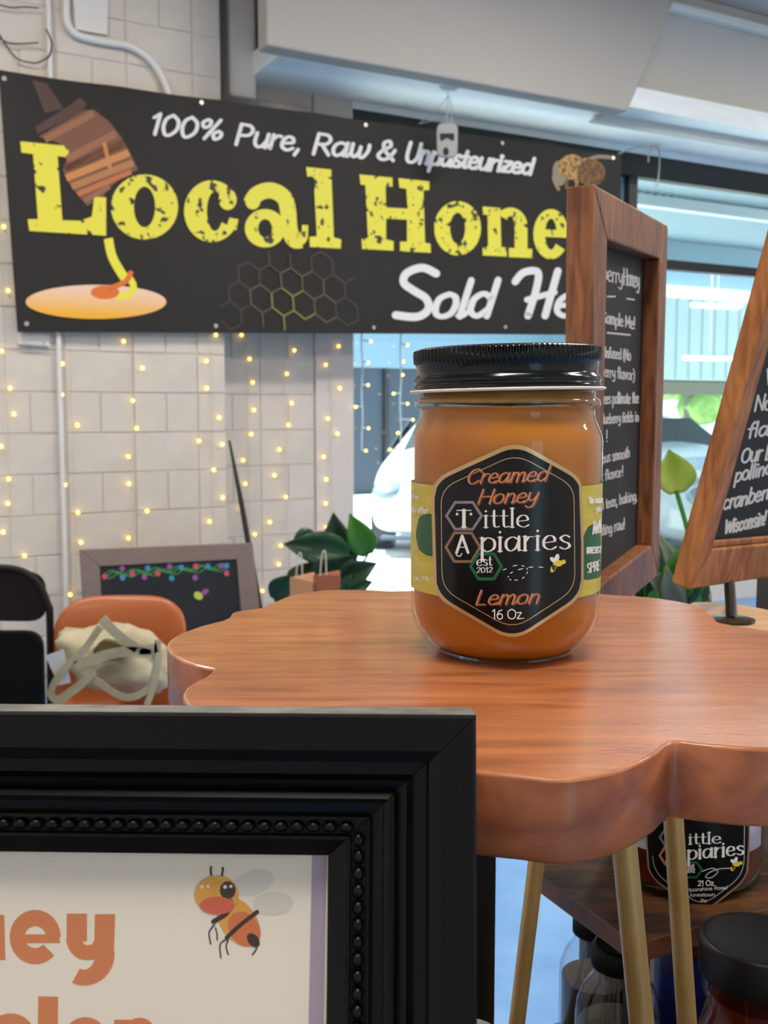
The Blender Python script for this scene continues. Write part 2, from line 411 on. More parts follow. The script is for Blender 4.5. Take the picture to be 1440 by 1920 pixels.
# shell of the room
struct('floor', wbox(MB(), -3, 8, 8, -.25, FL - .1, FL), MATS['floor_blue'])
struct('ceiling', wbox(MB(), -3.2, 8.2, 8.2, -.6, CE, CE + .15), MATS['ceiling_paint'])
struct('wall_left', wbox(MB(), -3.2, -3, 8.2, -.6, FL, CE), MATS['wall_paint'])
struct('wall_right', wbox(MB(), 8, 8.2, 8.2, -.6, FL, CE), MATS['wall_paint'])
struct('wall_front', wbox(MB(), -3, -1.25, 8, 8.2, FL, CE), MATS['wall_paint'])
struct('wall_front', wbox(MB(), -.35, 8, 8, 8.2, FL, CE), MATS['wall_paint'])
struct('wall_front', wbox(MB(), -1.25, -.35, 8, 8.2, .95, CE), MATS['wall_paint'])
door = bpy.data.objects.new('door_1', None); COL.objects.link(door); door.location = wp(-.8, 8.1, FL); tag(door, kind='structure')
for q in ((-1.25, -1.18), (-.42, -.35)): wbox(MB(), q[0], q[1], 8.05, 8.1, FL, .95).build('door_frame', MATS['black_alu'], door)
wbox(MB(), -1.18, -.42, 8.05, 8.1, .88, .95).build('door_frame', MATS['black_alu'], door)
wbox(MB(), -1.18, -.42, 8.05, 8.1, FL, FL + .12).build('door_frame', MATS['black_alu'], door)
wbox(MB(), -1.18, -.42, 8.07, 8.076, FL + .12, .88).build('pane', MATS['window_glass'], door)
wl = struct('wall_back', wbox(MB(), -3, SJ, -.6, -.006, FL, CE), MATS['mortar_paint'])
wr = struct('wall_back_recess', wbox(MB(), SJ, SP0, -.6, -.256, FL, CE), MATS['mortar_paint'])
tr = struct('trim_1', wbox(MB(), SP0, SP1, -.6, -.235, FL, CE), MATS['pilaster_paint'], bevel=.004)
# painted blocks, each proud of its joints
def block_mesh(w, h):
    mb = MB(); a = .003; g = .002
    b = [Vector((x, 0, z)) for x, z in ((g, g), (w - g, g), (w - g, h - g), (g, h - g))]
    t = [Vector((x, -.006, z)) for x, z in ((g + a, g + a), (w - g - a, g + a), (w - g - a, h - g - a), (g + a, h - g - a))]
    mb.hexa(b, t); me = mb.build('block_tmp', MATS['block_paint']); d = me.data; bpy.data.objects.remove(me); return d
HB, WB = .2015, .1695
full, half = block_mesh(2 * WB, HB), block_mesh(WB, HB)
rndb = random.Random(3)
def blocks(parent, s0, s1, n, k0, k1, sref):
    for k in range(k0, k1):
        z = .091 - HB * (k + 1); s = sref - 2 * WB * 12
        halves = k % 2 == 0
        while s < s1:
            w = WB if halves else 2 * WB
            a, b = s, s + w
            if b > s0 + .02 and a < s1 - .02 and a >= -.75:
                me = half if halves else full
                cut = None
                if a < s0 or b > s1: cut = (max(a, s0), min(b, s1))
                o = bpy.data.objects.new('block', me); COL.objects.link(o)
                o.parent = parent
                o.rotation_euler = (0, 0, radians(29))
                if cut: o.scale = ((cut[1] - cut[0]) / w, 1, 1); a = cut[0]
                o.location = wp(a, n + rndb.uniform(-.0012, .0008), z)
            s += w
blocks(wl, -.75, SJ, -.006, -11, 7, .369)
blocks(wr, SJ, SP0, -.256, -11, 7, 1.5)

# window wall
HEAD, TRAN, SILL = 1.72, 1.03, FL + .18
SW0, SW1 = SP1, 7.6
struct('wall_sill', wbox(MB(), SP1, 8, -.6, -.25, FL, SILL), MATS['wall_paint'])
struct('wall_pier', wbox(MB(), SW1, 8, -.6, -.25, SILL, HEAD), MATS['wall_paint'])
struct('trim_2', wbox(MB(), SP1, 8, -.6, -.25, HEAD + .02, CE), MATS['rough_white'])
win = bpy.data.objects.new('window_1', None); COL.objects.link(win); win.location = wp(SW0, -.28, SILL)
tag(win, kind='structure')
FN0, FN1 = -.34, -.26
SM0, SM1 = s_of(RW(1181, 400)), s_of(RW(1197, 400))
def bar(s0, s1, z0, z1, m='black_alu', name='frame_bar', n0=FN0, n1=FN1):
    return wbox(MB(), s0, s1, n0, n1, z0, z1).build(name, MATS[m], win, bevel=.004)
bar(SW0, SW1, HEAD - .13, HEAD + .02)
for sa, sb in ((SM0, SM1), (5.35, 5.45), (6.6, 6.7)): bar(sa, sb, SILL + .06, HEAD - .13)
bar(SW0, SW1, SILL, SILL + .06)
for sa, sb in ((SW0, SM0), (SM1, 5.35), (5.45, 6.6), (6.7, SW1)):
    bar(sa, sb, TRAN - .04, TRAN + .025)
    for z0, z1 in ((SILL + .06, TRAN - .04), (TRAN + .025, HEAD - .13)):
        wbox(MB(), sa, sb, -.304, -.298, z0, z1).build('pane', MATS['window_glass'], win)
bar(SM0 - .1, SM0, SILL + .06, HEAD - .13, 'fascia2', 'reveal_strip', -.33, -.31)  # blue reflection in the glass, put in as a solid coloured strip
# dropped bulkheads over the window
bh = [G(485, 95, EZ + 1.75), G(650, 115, EZ + 1.75)]
N1 = .45
p1 = wplane(N1)
b1 = [wp(.93, N1, 1.75), wp(s_of(p1(1178, 192)), N1, 1.75), p1(1265, 0), wp(s_of(p1(1265, 0)) + .1, N1, CE), wp(.93, N1, CE)]
tag(MB().prism(b1, -WN * .12).build('ceiling_beam', MATS['bulkhead_paint'], bevel=.012), kind='structure')
N2 = .27; p2 = wplane(N2)
b2 = [p2(1120, 223), wp(7.9, N2, 1.76), wp(7.9, N2, CE), wp(s_of(p2(1120, 223)) + .2, N2, CE), wp(s_of(p2(1120, 223)) + .2, N2, 1.9)]
tag(MB().prism(b2, -WN * .1).build('ceiling_beam', MATS['panel_paint'], bevel=.01), kind='structure')
struct('trim_3', wbox(MB(), 3.0, 7.9, .27, .34, 2.44, 2.49), MATS['white_trim'], bevel=.01)
# soffit behind the bulkheads, over the window head, rough and daylit
struct('ceiling_soffit', wbox(MB(), 1.08, 7.9, .44, -.25, 1.78, 1.9), MATS['rough_white'])
# grey boxed column at the top
struct('trim_4', wbox(MB(), s_of(RW(411, 60)), s_of(RW(462, 60)), -.25, -.1, 1.66, CE), MATS['wall_paint'], bevel=.02)

# room lights: long ceiling fixtures
fix_label = ['left', 'middle', 'right']
for i, (s, n) in enumerate(((-1.2, 2.0), (2.2, 2.4), (5.6, 2.4), (-1.2, 5.6), (2.2, 5.6), (5.6, 5.6))):
    o = thing('ceiling_light', 'long white ceiling light fixture, %s one of the row %s' % (fix_label[i if i < 3 else i - 3], 'nearest the window wall' if i < 3 else 'behind the camera side'), 'ceiling light', wp(s, n, CE - .12), 'ceiling light fixtures')
    wbox(MB(), s - .65, s + .65, n - .12, n + .12, CE - .07, CE).build('housing', MATS['white_trim'], o)
    for q in (-.06, .06):
        if 'tube_glow' not in MATS: mat('tube_glow', (255, 244, 228), .5, emit=(255, 240, 222), es=9)
        MB().tube([wp(s - .6, n + q, CE - .09), wp(s + .6, n + q, CE - .09)], .018, 8).build('lamp_tube', MATS['tube_glow'], o)
    l = lamp('room_light', 'AREA', wp(s, n, CE - .13), 66, (1, .925, .84), 1.3, .3, wp(s, n, CE - 2))
    l.rotation_euler = (0, 0, radians(29))

# ------------------------------------------------------------------ outside
struct('pavement', wbox(MB(), -12, 30, -.6, -45, FL - .15, FL - .05), MATS['pavement'])
SC0 = s_of(wplane(-8)(1185, 600)); SD1 = s_of(wplane(-11)(1150, 600))
cb = thing('canopy_building', 'pale building with a deep fascia across the car park', 'building', wp(6, -8, FL - .05))
wbox(MB(), SC0, SC0 + 16, -8, -8.3, .52, 1.9).build('fascia', MATS['fascia'], cb)
mbr = MB()
for i in range(50): wbox(mbr, SC0 + .1 + i * .3, SC0 + .16 + i * .3, -7.97, -8, .55, 1.88)
tag(mbr.build('fascia_rib', MATS['fascia'], cb), kind='stuff')
wbox(MB(), SC0, SC0 + 16, -8.3, -12, .5, .62).build('soffit', MATS['olive'], cb)
wbox(MB(), SC0, SC0 + 16, -8.0, -8.3, .28, .5).build('lower_band', MATS['olive'], cb)
wbox(MB(), SC0 - .1, SC0 + 16, -7.9, -8.3, 1.9, 2.1).build('parapet', MATS['white_trim'], cb)
wbox(MB(), SC0, SC0 + 16, -8.1, -8.3, 2.1, 3.4).build('upper_wall', MATS['fascia2'], cb)
for s in (SC0 + .1, SC0 + 8): wbox(MB(), s, s + .25, -8.05, -8.3, FL - .05, .3).build('column', MATS['fascia'], cb)
for i, (x, y) in enumerate(((1345, 573), (1330, 672))):  # glowing fixtures added outside in place of room tubes reflected in the pane
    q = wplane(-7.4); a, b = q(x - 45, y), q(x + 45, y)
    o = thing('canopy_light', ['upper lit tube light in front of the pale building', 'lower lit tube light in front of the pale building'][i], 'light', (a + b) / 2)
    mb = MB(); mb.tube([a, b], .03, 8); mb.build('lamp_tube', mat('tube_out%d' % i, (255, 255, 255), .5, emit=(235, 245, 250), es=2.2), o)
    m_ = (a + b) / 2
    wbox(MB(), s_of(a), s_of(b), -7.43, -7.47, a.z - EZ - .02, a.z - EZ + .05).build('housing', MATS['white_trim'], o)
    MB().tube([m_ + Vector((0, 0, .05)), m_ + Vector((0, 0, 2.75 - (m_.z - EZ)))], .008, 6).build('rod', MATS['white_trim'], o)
db = thing('dark_building', 'dark blue grey storefront behind the white car', 'building', wp(0, -11, FL - .05))
wbox(MB(), -8, SD1, -11, -11.4, FL - .05, .75).build('wall', MATS['dark_store'], db)
wbox(MB(), -8, SD1, -10.9, -11.4, .75, 2.6).build('fascia', MATS['fascia2'], db)
for i in range(11):
    s = -2 + i * 1.1
    wbox(MB(), s, s + .08, -10.93, -11, FL - .05, .75).build('mullion', MATS['black_alu'], db)
# corrugated deck outside over the window
dk = thing('corrugated_awning', 'corrugated metal awning deck outside over the window', 'awning', wp(4, -2, 2.0))
N = 90; vs = []; fs = []
for i in range(N * 4 + 1):
    s = 3.9 + i * .025; h = [0, .05, .05, 0][i % 4]
    vs += [wp(s, -.65, 2.02 + h), wp(s, -4.2, 2.02 + h)]
    if i: fs.append((2 * i - 2, 2 * i, 2 * i + 1, 2 * i - 1))
mb = MB(); mb.add(vs, fs); do = mb.build('deck', MATS['deck'], dk); sm = do.modifiers.new('s', 'SOLIDIFY'); sm.thickness = .004
wbox(MB(), 3.9, 12, -4.1, -4.2, 1.75, 2.0).build('edge_beam', MATS['deck'], dk)
wbox(MB(), 3.9, 12, -2.2, -2.3, 1.9, 2.0).build('purlin', MATS['white_trim'], dk)
a, b = wp(4.0, -.9, 1.86), wp(5.3, -3.6, 1.95)
MB().tube([a, b], .07, 4).build('brace', MATS['white_trim'], dk)
# far trees
def blob_tree(px, Y, r, h, label):
    c = P(px, 770, Y); t = thing('tree', label + ['', ', left one', ', middle one', ', right one'][1 + (px > 1200) + (px > 1400)], 'tree', (c.x, c.y, EZ + FL - .05), 'trees past the car park')
    rn = random.Random(px); mb = MB()
    for i in range(14):
        q = Vector((rn.uniform(-r, r), rn.uniform(-r, r), rn.uniform(h * .35, h)))
        mb.ball(Vector((c.x, c.y, 0)) + q, (r * .55, r * .55, r * .45), 9, 6)
    o = mb.build('crown', MATS['foliage'], t, smooth='all'); tag(o, kind='stuff')
    MB().tube([Vector((c.x, c.y, 0)), Vector((c.x, c.y, h * .6))], .15, 8).build('trunk', MATS['olive'], t)
for i, px in enumerate((1120, 1290, 1460)): blob_tree(px, 30 + i * 4, 1.3, 4.2, 'bright green tree past the car park')

def car(cx, cy, yaw, color, label, name='car'):
    z0 = EZ + FL - .05
    R = Matrix.Rotation(yaw, 3, 'Z'); T = lambda x, y, z: Vector((cx, cy, z0)) + R @ Vector((x, y, z))
    paint = mat('paint_' + label[:9], color, .25, coat=1); gl = mat('carglass_' + label[:9], (40, 56, 62), .08)
    t = thing(name, label, 'car', (cx, cy, z0))
    # stations from the nose (x=0) to the tail; (x, half width, z low, z belt, roof half width, z top)
    st = [(-.02, .62, .30, .55, .5, .58), (.05, .78, .22, .66, .62, .72), (.25, .86, .2, .78, .72, .84), (.9, .9, .2, .9, .74, .96), (1.25, .9, .2, .95, .72, 1.0),
          (1.9, .91, .2, .97, .58, 1.40), (2.4, .91, .2, .98, .58, 1.47), (3.2, .91, .2, .98, .58, 1.45), (4.0, .89, .22, .98, .62, 1.1), (4.4, .82, .25, .9, .66, .98), (4.5, .7, .35, .8, .6, .86)]
    vs = []; fs = []
    for x, w, zl, zb, wr, zt in st:
        ring = [(w * .9, zl), (w, zl + .12), (w, zb * .8), (w * .97, zb), (wr, zt - .02), (wr * .5, zt + .01)]
        ring = ring + [(-a, b) for a, b in ring[::-1]]
        vs += [T(x, a, b) for a, b in ring]
    k = 12
    for i in range(len(st) - 1):
        for j in range(k): fs.append((i * k + j, i * k + (j + 1) % k, (i + 1) * k + (j + 1) % k, (i + 1) * k + j))
    fs += [tuple(range(k)), tuple((len(st) - 1) * k + j for j in range(k))]
    mb = MB(); mb.add(vs, fs); b = mb.build('body', paint, t, smooth='all'); sd = b.modifiers.new('s', 'SUBSURF'); sd.levels = sd.render_levels = 2
    def quadp(pts, nm, m, th=.02):
        p = [T(*q) for q in pts]; n = (p[1] - p[0]).cross(p[2] - p[0]).normalized()
        if n.dot(EYE - p[0]) < 0: n = -n
        return MB().prism([v + n * .012 for v in p], -n * th).build(nm, m, t, bevel=.01)
    quadp([(1.28, -.66, 1.02), (1.28, .66, 1.02), (1.86, .54, 1.385), (1.86, -.54, 1.385)], 'windshield', gl)
    for sg in (-1, 1):
        quadp([(1.5, sg * .88, 1.0), (3.7, sg * .88, 1.0), (3.3, sg * .66, 1.38), (2.0, sg * .66, 1.38)], 'side_window', gl)
        hl = MB(); c = T(.14, sg * .66, .69)
        hl.ball(c, (.2, .16, .085), 14, 8, ax=(R @ Vector((.8, -sg * .3, .25)).normalized(), R @ Vector((sg * .3, .95, 0)).normalized(), Vector((0, 0, 1))))
        h = hl.build('headlight', mat('lens_%d%s' % (sg, label[:3]), (110, 128, 140), .1, coat=1), t, smooth='all')
        MB().ball(T(.02, sg * .66, .68), .05, 10, 6).build('lamp_lens', MATS['white_trim'], h)
        for xw in (.85, 3.65):
            c = T(xw, sg * .8, .32); ax = R @ Vector((0, 1, 0))
            mb = MB(); mb.tube([c - ax * .1, c + ax * .1], .32, 20); w = mb.build('wheel', MATS['black_alu'], t)
            MB().tube([c + ax * sg * .09, c + ax * sg * .11], .19, 12).build('hub', MATS['white_trim'], w)
    MB().box(T(-.02, 0, .42), R @ Vector((.03, 0, 0)), R @ Vector((0, .4, 0)), Vector((0, 0, .07))).build('grille', MATS['dark_store'], t, bevel=.02)
    MB().box(T(.02, 0, .21), R @ Vector((.06, 0, 0)), R @ Vector((0, .72, 0)), Vector((0, 0, .018))).build('bumper_lip', MATS['dark_store'], t, bevel=.01)
    return t
q = P(850, 900, 10.2); car(q.x, q.y, radians(82), (238, 242, 245), 'white car parked nose on just outside the left window')
q = P(1445, 900, 9.6); car(q.x, q.y, radians(112), (160, 172, 176), 'silver car parked outside beyond the right chalkboard')

# ------------------------------------------------------------------ near things: scalloped wooden stool
mat('cedar', (184, 114, 70), .32, rgb2=(140, 78, 44), scale=9, stretch=(2.2, 16, 8), mixlo=.35, mixhi=.72, bump=.12, bscale=60, coat=.6, distort=.6); MATS['cedar'].node_tree.nodes['Principled BSDF'].inputs['Coat Roughness'].default_value = .16
mat('cedar_side', (176, 102, 62), .4, rgb2=(122, 62, 34), scale=14, stretch=(2, 2, 3), coat=.2, distort=1.2)
mat('gold_metal', (214, 172, 106), .36, metal=.45, rgb2=(190, 146, 84), scale=8, stretch=(1, 1, 2))
mat('pale_wood', (214, 176, 138), .5, rgb2=(190, 148, 108), scale=6, stretch=(3, 14, 5), distort=.5)
ST = EZ - .104
rim = [(313,1213),(314,1205),(320,1198),(340,1186),(377,1173),(417,1163),(430,1157),(435,1149),(441,1146),(450,1145),(487,1140),(510,1130),(540,1117),(573,1110),(613,1106),(660,1105),(700,1106),(733,1108),(770,1107),(830,1108),(900,1109),(960,1111),(985,1115),(1000,1113),(1060,1112),(1127,1113),(1160,1116),(1200,1118),(1239,1122),(1271,1127),(1299,1133),(1322,1143),(1338,1155),(1344,1164),(1354,1168),(1380,1173),(1407,1177),(1440,1182),(1490,1195),(1530,1215),(1550,1240),(1545,1268),(1520,1290),(1495,1302),(1500,1312),(1530,1335),(1545,1360),(1530,1385),(1490,1400),(1440,1403),(1386,1401),(1330,1396),(1308,1394),(1285,1391),(1273,1390),(1261,1390),(1254,1393),(1246,1397),(1230,1411),(1199,1427),(1160,1444),(1113,1454),(1067,1460),(1028,1460),(977,1454),(919,1449),(860,1442),(780,1432),(690,1420),(600,1406),(510,1388),(430,1365),(380,1342),(355,1325),(343,1308),(343,1299),(350,1288),(367,1277),(385,1268),(396,1260),(401,1255),(398,1253),(390,1252),(367,1247),(345,1239),(328,1230),(318,1222)]
rw = [G(x, y, ST) for x, y in rim]
stool = thing('scalloped_stool', 'scalloped red-brown wooden stool on gold legs under the honey jar', 'stool', (.085, .43, EZ - .42))
def slab(poly, t, name, mtop, mside, parent, r=.0012):
    bm = bmesh.new(); n = len(poly)
    top = [bm.verts.new(p) for p in poly]; bot = [bm.verts.new(p - Vector((0, 0, t))) for p in poly]
    ft = bm.faces.new(top); fb = bm.faces.new(bot[::-1]); sides = []
    for i in range(n):
        sides.append(bm.faces.new((top[i], bot[i], bot[(i + 1) % n], top[(i + 1) % n])))
    for f in sides: f.material_index = 1; f.smooth = True
    bmesh.ops.recalc_face_normals(bm, faces=bm.faces)
    es = [e for e in bm.edges if (e.verts[0] in top and e.verts[1] in top) or (e.verts[0] in bot and e.verts[1] in bot)]
    bmesh.ops.bevel(bm, geom=es, offset=r, segments=2, affect='EDGES', profile=.5)
    bmesh.ops.triangulate(bm, faces=[f for f in bm.faces if len(f.verts) > 4])
    me = bpy.data.meshes.new(name); bm.to_mesh(me); bm.free(); me.materials.append(mtop); me.materials.append(mside)
    o = bpy.data.objects.new(name, me); COL.objects.link(o); attach(o, parent); return o
slab(rw, .0256, 'stool_top', MATS['cedar'], MATS['cedar_side'], stool)
def rod(p, q, r, name, m, parent, seg=16): 
    mb = MB(); mb.tube([p, q], r, seg); return mb.build(name, m, parent, smooth=True)
UN = ST - .0256
for (x0, y0, x1, y1, Y) in ((1004, 1630, 969, 1920, .548), (1172, 1600, 1203, 1920, .358), (1263, 1543, 1288, 1920, .46)):
    a = P(x0, y0, Y); b = P(x1, y1, Y); d = (b - a) / (b.z - a.z)
    rod(a + d * (UN - a.z), a + d * (EZ - .42 - a.z), .0046, 'leg', MATS['gold_metal'], stool)
rod(Vector((.03, .40, UN)), Vector((-.03, .385, EZ - .42)), .0046, 'leg', MATS['gold_metal'], stool)

# counter that everything near stands on (top below the frame of the picture)
CT = EZ - .42
ct = thing('market_counter', 'black market counter that the stool and picture frame stand on', 'counter', (0, .4, 0))
mat('counter_wood', (24, 23, 24), .6)
cdir = Vector((cos(radians(25)), sin(radians(25)), 0)); cn = Vector((-sin(radians(25)), cos(radians(25)), 0))
cp = Vector((.133, .688, 0))
cpoly = [cp - cdir * .75, cp, Vector((.150, .712, 0)), Vector((.215, 1.02, 0)), Vector((.66, .92, 0)), cp + cdir * .45 - cn * .62, cp - cdir * .75 - cn * .62]
MB().prism([p + Vector((0, 0, CT)) for p in cpoly], (0, 0, -.03)).build('counter_top', MATS['counter_wood'], ct, bevel=.003)
for p in cpoly[:1] + cpoly[3:]:
    c = (sum(cpoly, Vector()) / 4 - p) * .12 + p
    MB().box((c.x, c.y, (CT - .03) / 2), (.02, 0, 0), (0, .02, 0), (0, 0, (CT - .03) / 2)).build('leg', MATS['counter_wood'], ct)

# ------------------------------------------------------------------ the big honey jar
JX, JY, JR = 949, .448, .0408
jc = G(949, 1240, ST); jc = Vector((ray(949, 900).x * JY, JY, ST))
JD = JY
zy = lambda y: EZ + (770 - y) / F * .446
mat('honey_film', (176, 136, 70), .4, rgb2=(150, 112, 52), scale=60)
mat('honey', (192, 122, 24), .4, rgb2=(172, 100, 14), scale=30, mixlo=.4, mixhi=.7, sss=.35, sssr=(1, .5, .1), ssss=.006, spec=.3)
mat('honey_dark', (92, 22, 10), .25, sss=.6, sssr=(1, .2, .05), ssss=.01)
glass_mat('jar_glass', (.97, .95, .9), 1.5, .01)
mat('lid_black', (5, 5, 6), .16, spec=.4); mat('lid_matte', (8, 8, 9), .42, spec=.3)
mat('seal_white', (232, 222, 214), .45)
mat('label_black', (10, 9, 11), .22, spec=.35)
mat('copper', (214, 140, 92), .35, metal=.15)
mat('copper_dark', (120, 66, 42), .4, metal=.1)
mat('gold_ink', (206, 172, 124), .3, metal=.7)
mat('silver_ink', (140, 130, 136), .35, metal=.15)
mat('bronze_ink', (142, 112, 84), .35, metal=.15)
mat('green_ink', (32, 110, 66), .35, metal=.3)
mat('white_ink', (238, 236, 232), .5)
mat('grey_ink', (190, 186, 190), .5)
mat('yellow_ink', (226, 200, 60), .5)
mat('band_yellow', (186, 178, 44), .35, rgb2=(206, 190, 78), scale=60, stretch=(1, 1, 4))
mat('band_green', (26, 88, 40), .4)
jar = thing('honey_jar', 'tall glass jar of creamed lemon honey with black lid on the stool', 'jar', jc)
def at(z0): return Vector((jc.x, jc.y, 0))
prof = [(0, zy(1236)), (.022, zy(1238)), (.029, zy(1237)), (.0318, zy(1228)), (.0352, zy(1212)), (.0382, zy(1192)), (.0402, zy(1165)), (JR, zy(1135)), (JR, zy(850)), (JR, zy(826)), (.0402, zy(812)), (.0388, zy(798)), (.0375, zy(784)), (.0371, zy(770)), (.0376, zy(767)), (.0393, zy(763)), (.0396, zy(756)), (.0392, zy(749)), (.0374, zy(746)), (.0372, zy(735)), (.0372, zy(715))]
dz = ST - prof[1][1] + .0003
prof = [(r, z + (dz if z < zy(1200) else dz * max(0, (zy(1100) - z) / (zy(1100) - zy(1200)) if z < zy(1100) else 0))) for r, z in prof]
MB().lathe(prof, 96, at(0)).build('glass', MATS['jar_glass'], jar, smooth='all')
hon_top = prof[-7][1] + .001
hon = [(0, prof[1][1] + .0022), (.020, prof[1][1] + .0022)] + [(max(r - .0013, 0), z + .001) for r, z in prof[2:-6]] + [(0, hon_top)]
MB().lathe(hon, 96, at(0)).build('honey', MATS['honey'], jar, smooth='all')
MB().lathe([(0, hon_top + .0002)] + [(r - .0016, z + .0003 * 0) for r, z in prof[-7:-1] if z > hon_top + .0003] + [(0, prof[-2][1])], 96, at(0)).build('honey_film', MATS['honey_film'], jar, smooth='all')
# lid: knurled skirt, groove, two beads
LT = jc.copy()
lid = MB(); K = 110; seg = K * 4
lp = [(0, zy(650) - .001, 0), (.037, zy(650) - .001, 0), (.0388, zy(650) - .0016, .0), (.0394, zy(654) - .001, 1), (.0396, zy(666), 1), (.0394, zy(680), 1), (.0388, zy(684), 0), (.0384, zy(692), 0), (.0380, zy(701), 0), (.0386, zy(707), 0), (.0396, zy(711), 0), (.0398, zy(716), 0), (.0391, zy(721), 0), (.0396, zy(725), 0), (.0397, zy(728), 0), (.0375, zy(728), 0)]
knw = [1, 1, -1, -1]
lid.lathe([(r, z) for r, z, k in lp], seg, (0, 0, 0), wob=lambda i, k: .00035 * knw[k % 4] * lp[i][2])
lo = lid.build('lid', MATS['lid_black'], None, smooth=True, angle=50)
lo.location = (jc.x, jc.y, 0)
tilt = radians(1.1); piv = Vector((jc.x, jc.y, zy(728)))
M_ = Matrix.Translation(piv) @ Matrix.Rotation(-tilt, 4, 'Y') @ Matrix.Translation(-piv)
lo.data.transform(Matrix.Translation((jc.x, jc.y, 0))); lo.data.transform(M_); lo.location = (0, 0, 0)
attach(lo, jar)
sb = MB(); sb.lathe([(.0372, zy(729)), (.0412, zy(729) - .0002), (.0417, zy(731)), (.0412, zy(735)), (.0372, zy(735))], 96)
so = sb.build('seal_ring', MATS['seal_white'], None, smooth='all'); so.data.transform(Matrix.Translation((jc.x, jc.y, 0))); so.data.transform(M_); attach(so, jar)
cs = cyl(jc.x, jc.y, JR)
def arc_band(cx, cy, R, a0, a1, z0, z1, n=48):
    mb = MB(); vs = []
    for i in range(n + 1):
        a = a0 + (a1 - a0) * i / n
        for z in (z0, z1): vs.append((cx + R * sin(a), cy - R * cos(a), z))
    mb.add(vs, [(2 * i, 2 * i + 2, 2 * i + 3, 2 * i + 1) for i in range(n)]); return mb
band = arc_band(jc.x, jc.y, JR + .00015, -2.4, 2.4, EZ - .0755, EZ - .0302).build('side_label', MATS['band_yellow'], jar, smooth='all')
def rnd_poly(pts, r, k=5):
    out = []; n = len(pts)
    for i in range(n):
        p, a, b = Vector(pts[i]), Vector(pts[i - 1]), Vector(pts[(i + 1) % n])
        rr = r[i] if isinstance(r, (list, tuple)) else r
        u = p + (a - p).normalized() * rr; v = p + (b - p).normalized() * rr
        for j in range(k + 1):
            t = j / k; q = u.lerp(p, t).lerp(p.lerp(v, t), t); out.append((q.x, q.y))
    return out
def strip_fill(surf, poly, lift, name, m, parent, step=6):
    """fill an outline by many narrow strips so that it follows a curved surface"""
    xs = [p[0] for p in poly]; x0, x1 = min(xs), max(xs); n = int((x1 - x0) / step) + 1
    def yr(x):
        ys = []
        for i in range(len(poly)):
            (ax, ay), (bx, by) = poly[i - 1], poly[i]
            if (ax <= x < bx) or (bx <= x < ax): ys.append(ay + (by - ay) * (x - ax) / (bx - ax))
        return (min(ys), max(ys)) if ys else None
    vs = []; rows = 12
    for i in range(n + 1):
        x = x0 + .3 + (x1 - x0 - .6) * i / n; r = yr(x) or (0, 0)
        for j in range(rows + 1): vs.append(surf(x, r[0] + (r[1] - r[0]) * j / rows, lift))
    R_ = rows + 1
    mb = MB(); mb.add(vs, [(i * R_ + j, (i + 1) * R_ + j, (i + 1) * R_ + j + 1, i * R_ + j + 1) for i in range(n) for j in range(rows)])
    return mb.build(name, m, parent, smooth='all')
def green_blob(surf, parent, lift, pts):
    return strip_fill(surf, rnd_poly(pts, 6), lift, 'green_shape', MATS['band_green'], parent, 3)
green_blob(cs, band, .0002, [(786, 968), (806, 962), (822, 970), (822, 1044), (800, 1042), (784, 1030), (779, 1000)])
green_blob(cs, band, .0002, [(1092, 1010), (1104, 985), (1124, 980), (1127, 1010), (1127, 1082), (1100, 1088), (1090, 1085)])
k = Ink(cs, .0003)
text(k, 'the', (770, 935), (786, 936), 6, 1.4); text(k, 'to offer!', (772, 960), (803, 963), 7, 1.6); text(k, 'on, PA', (776, 1088), (804, 1089), 5.5, 1.2)
text(k, 'The same', (1103, 944), (1131, 942), 7.5, 2); text(k, 'you', (1117, 959), (1128, 958), 7, 1.8)
text(k, 'Wh', (1109, 1002), (1126, 998), 16, 2.6, slant=.2)
text(k, 'IRRESIST', (1100, 1038), (1128, 1036), 7.5, 2); text(k, 'SPRE', (1101, 1075), (1126, 1068), 12, 2.4, contrast=.4, serif=.15)
tag(k.build('lettering', MATS['white_ink'], band), kind='stuff')
hexo = rnd_poly([(968, 826), (1094, 897), (1095, 1118), (962, 1205), (812, 1118), (808, 900)], [34, 30, 34, 40, 36, 34])
hexi = rnd_poly([(968, 835), (1089, 902), (1090, 1114), (962, 1198), (818, 1114), (814, 905)], [32, 28, 32, 38, 34, 32])
hexl = rnd_poly([(968, 851), (1076, 912), (1078, 1105), (962, 1181), (829, 1105), (827, 916)], [32, 26, 30, 36, 32, 30])
lab = strip_fill(cs, hexo, .0003, 'front_label', MATS['gold_ink'], jar, 4)
strip_fill(cs, hexi, .00042, 'label_field', MATS['label_black'], lab, 4)
k = Ink(cs, .0005); q = hexl + [hexl[0]]; k.line(q, 1.5, smooth=False, cap=False); k.build('thin_border', MATS['gold_ink'], lab)
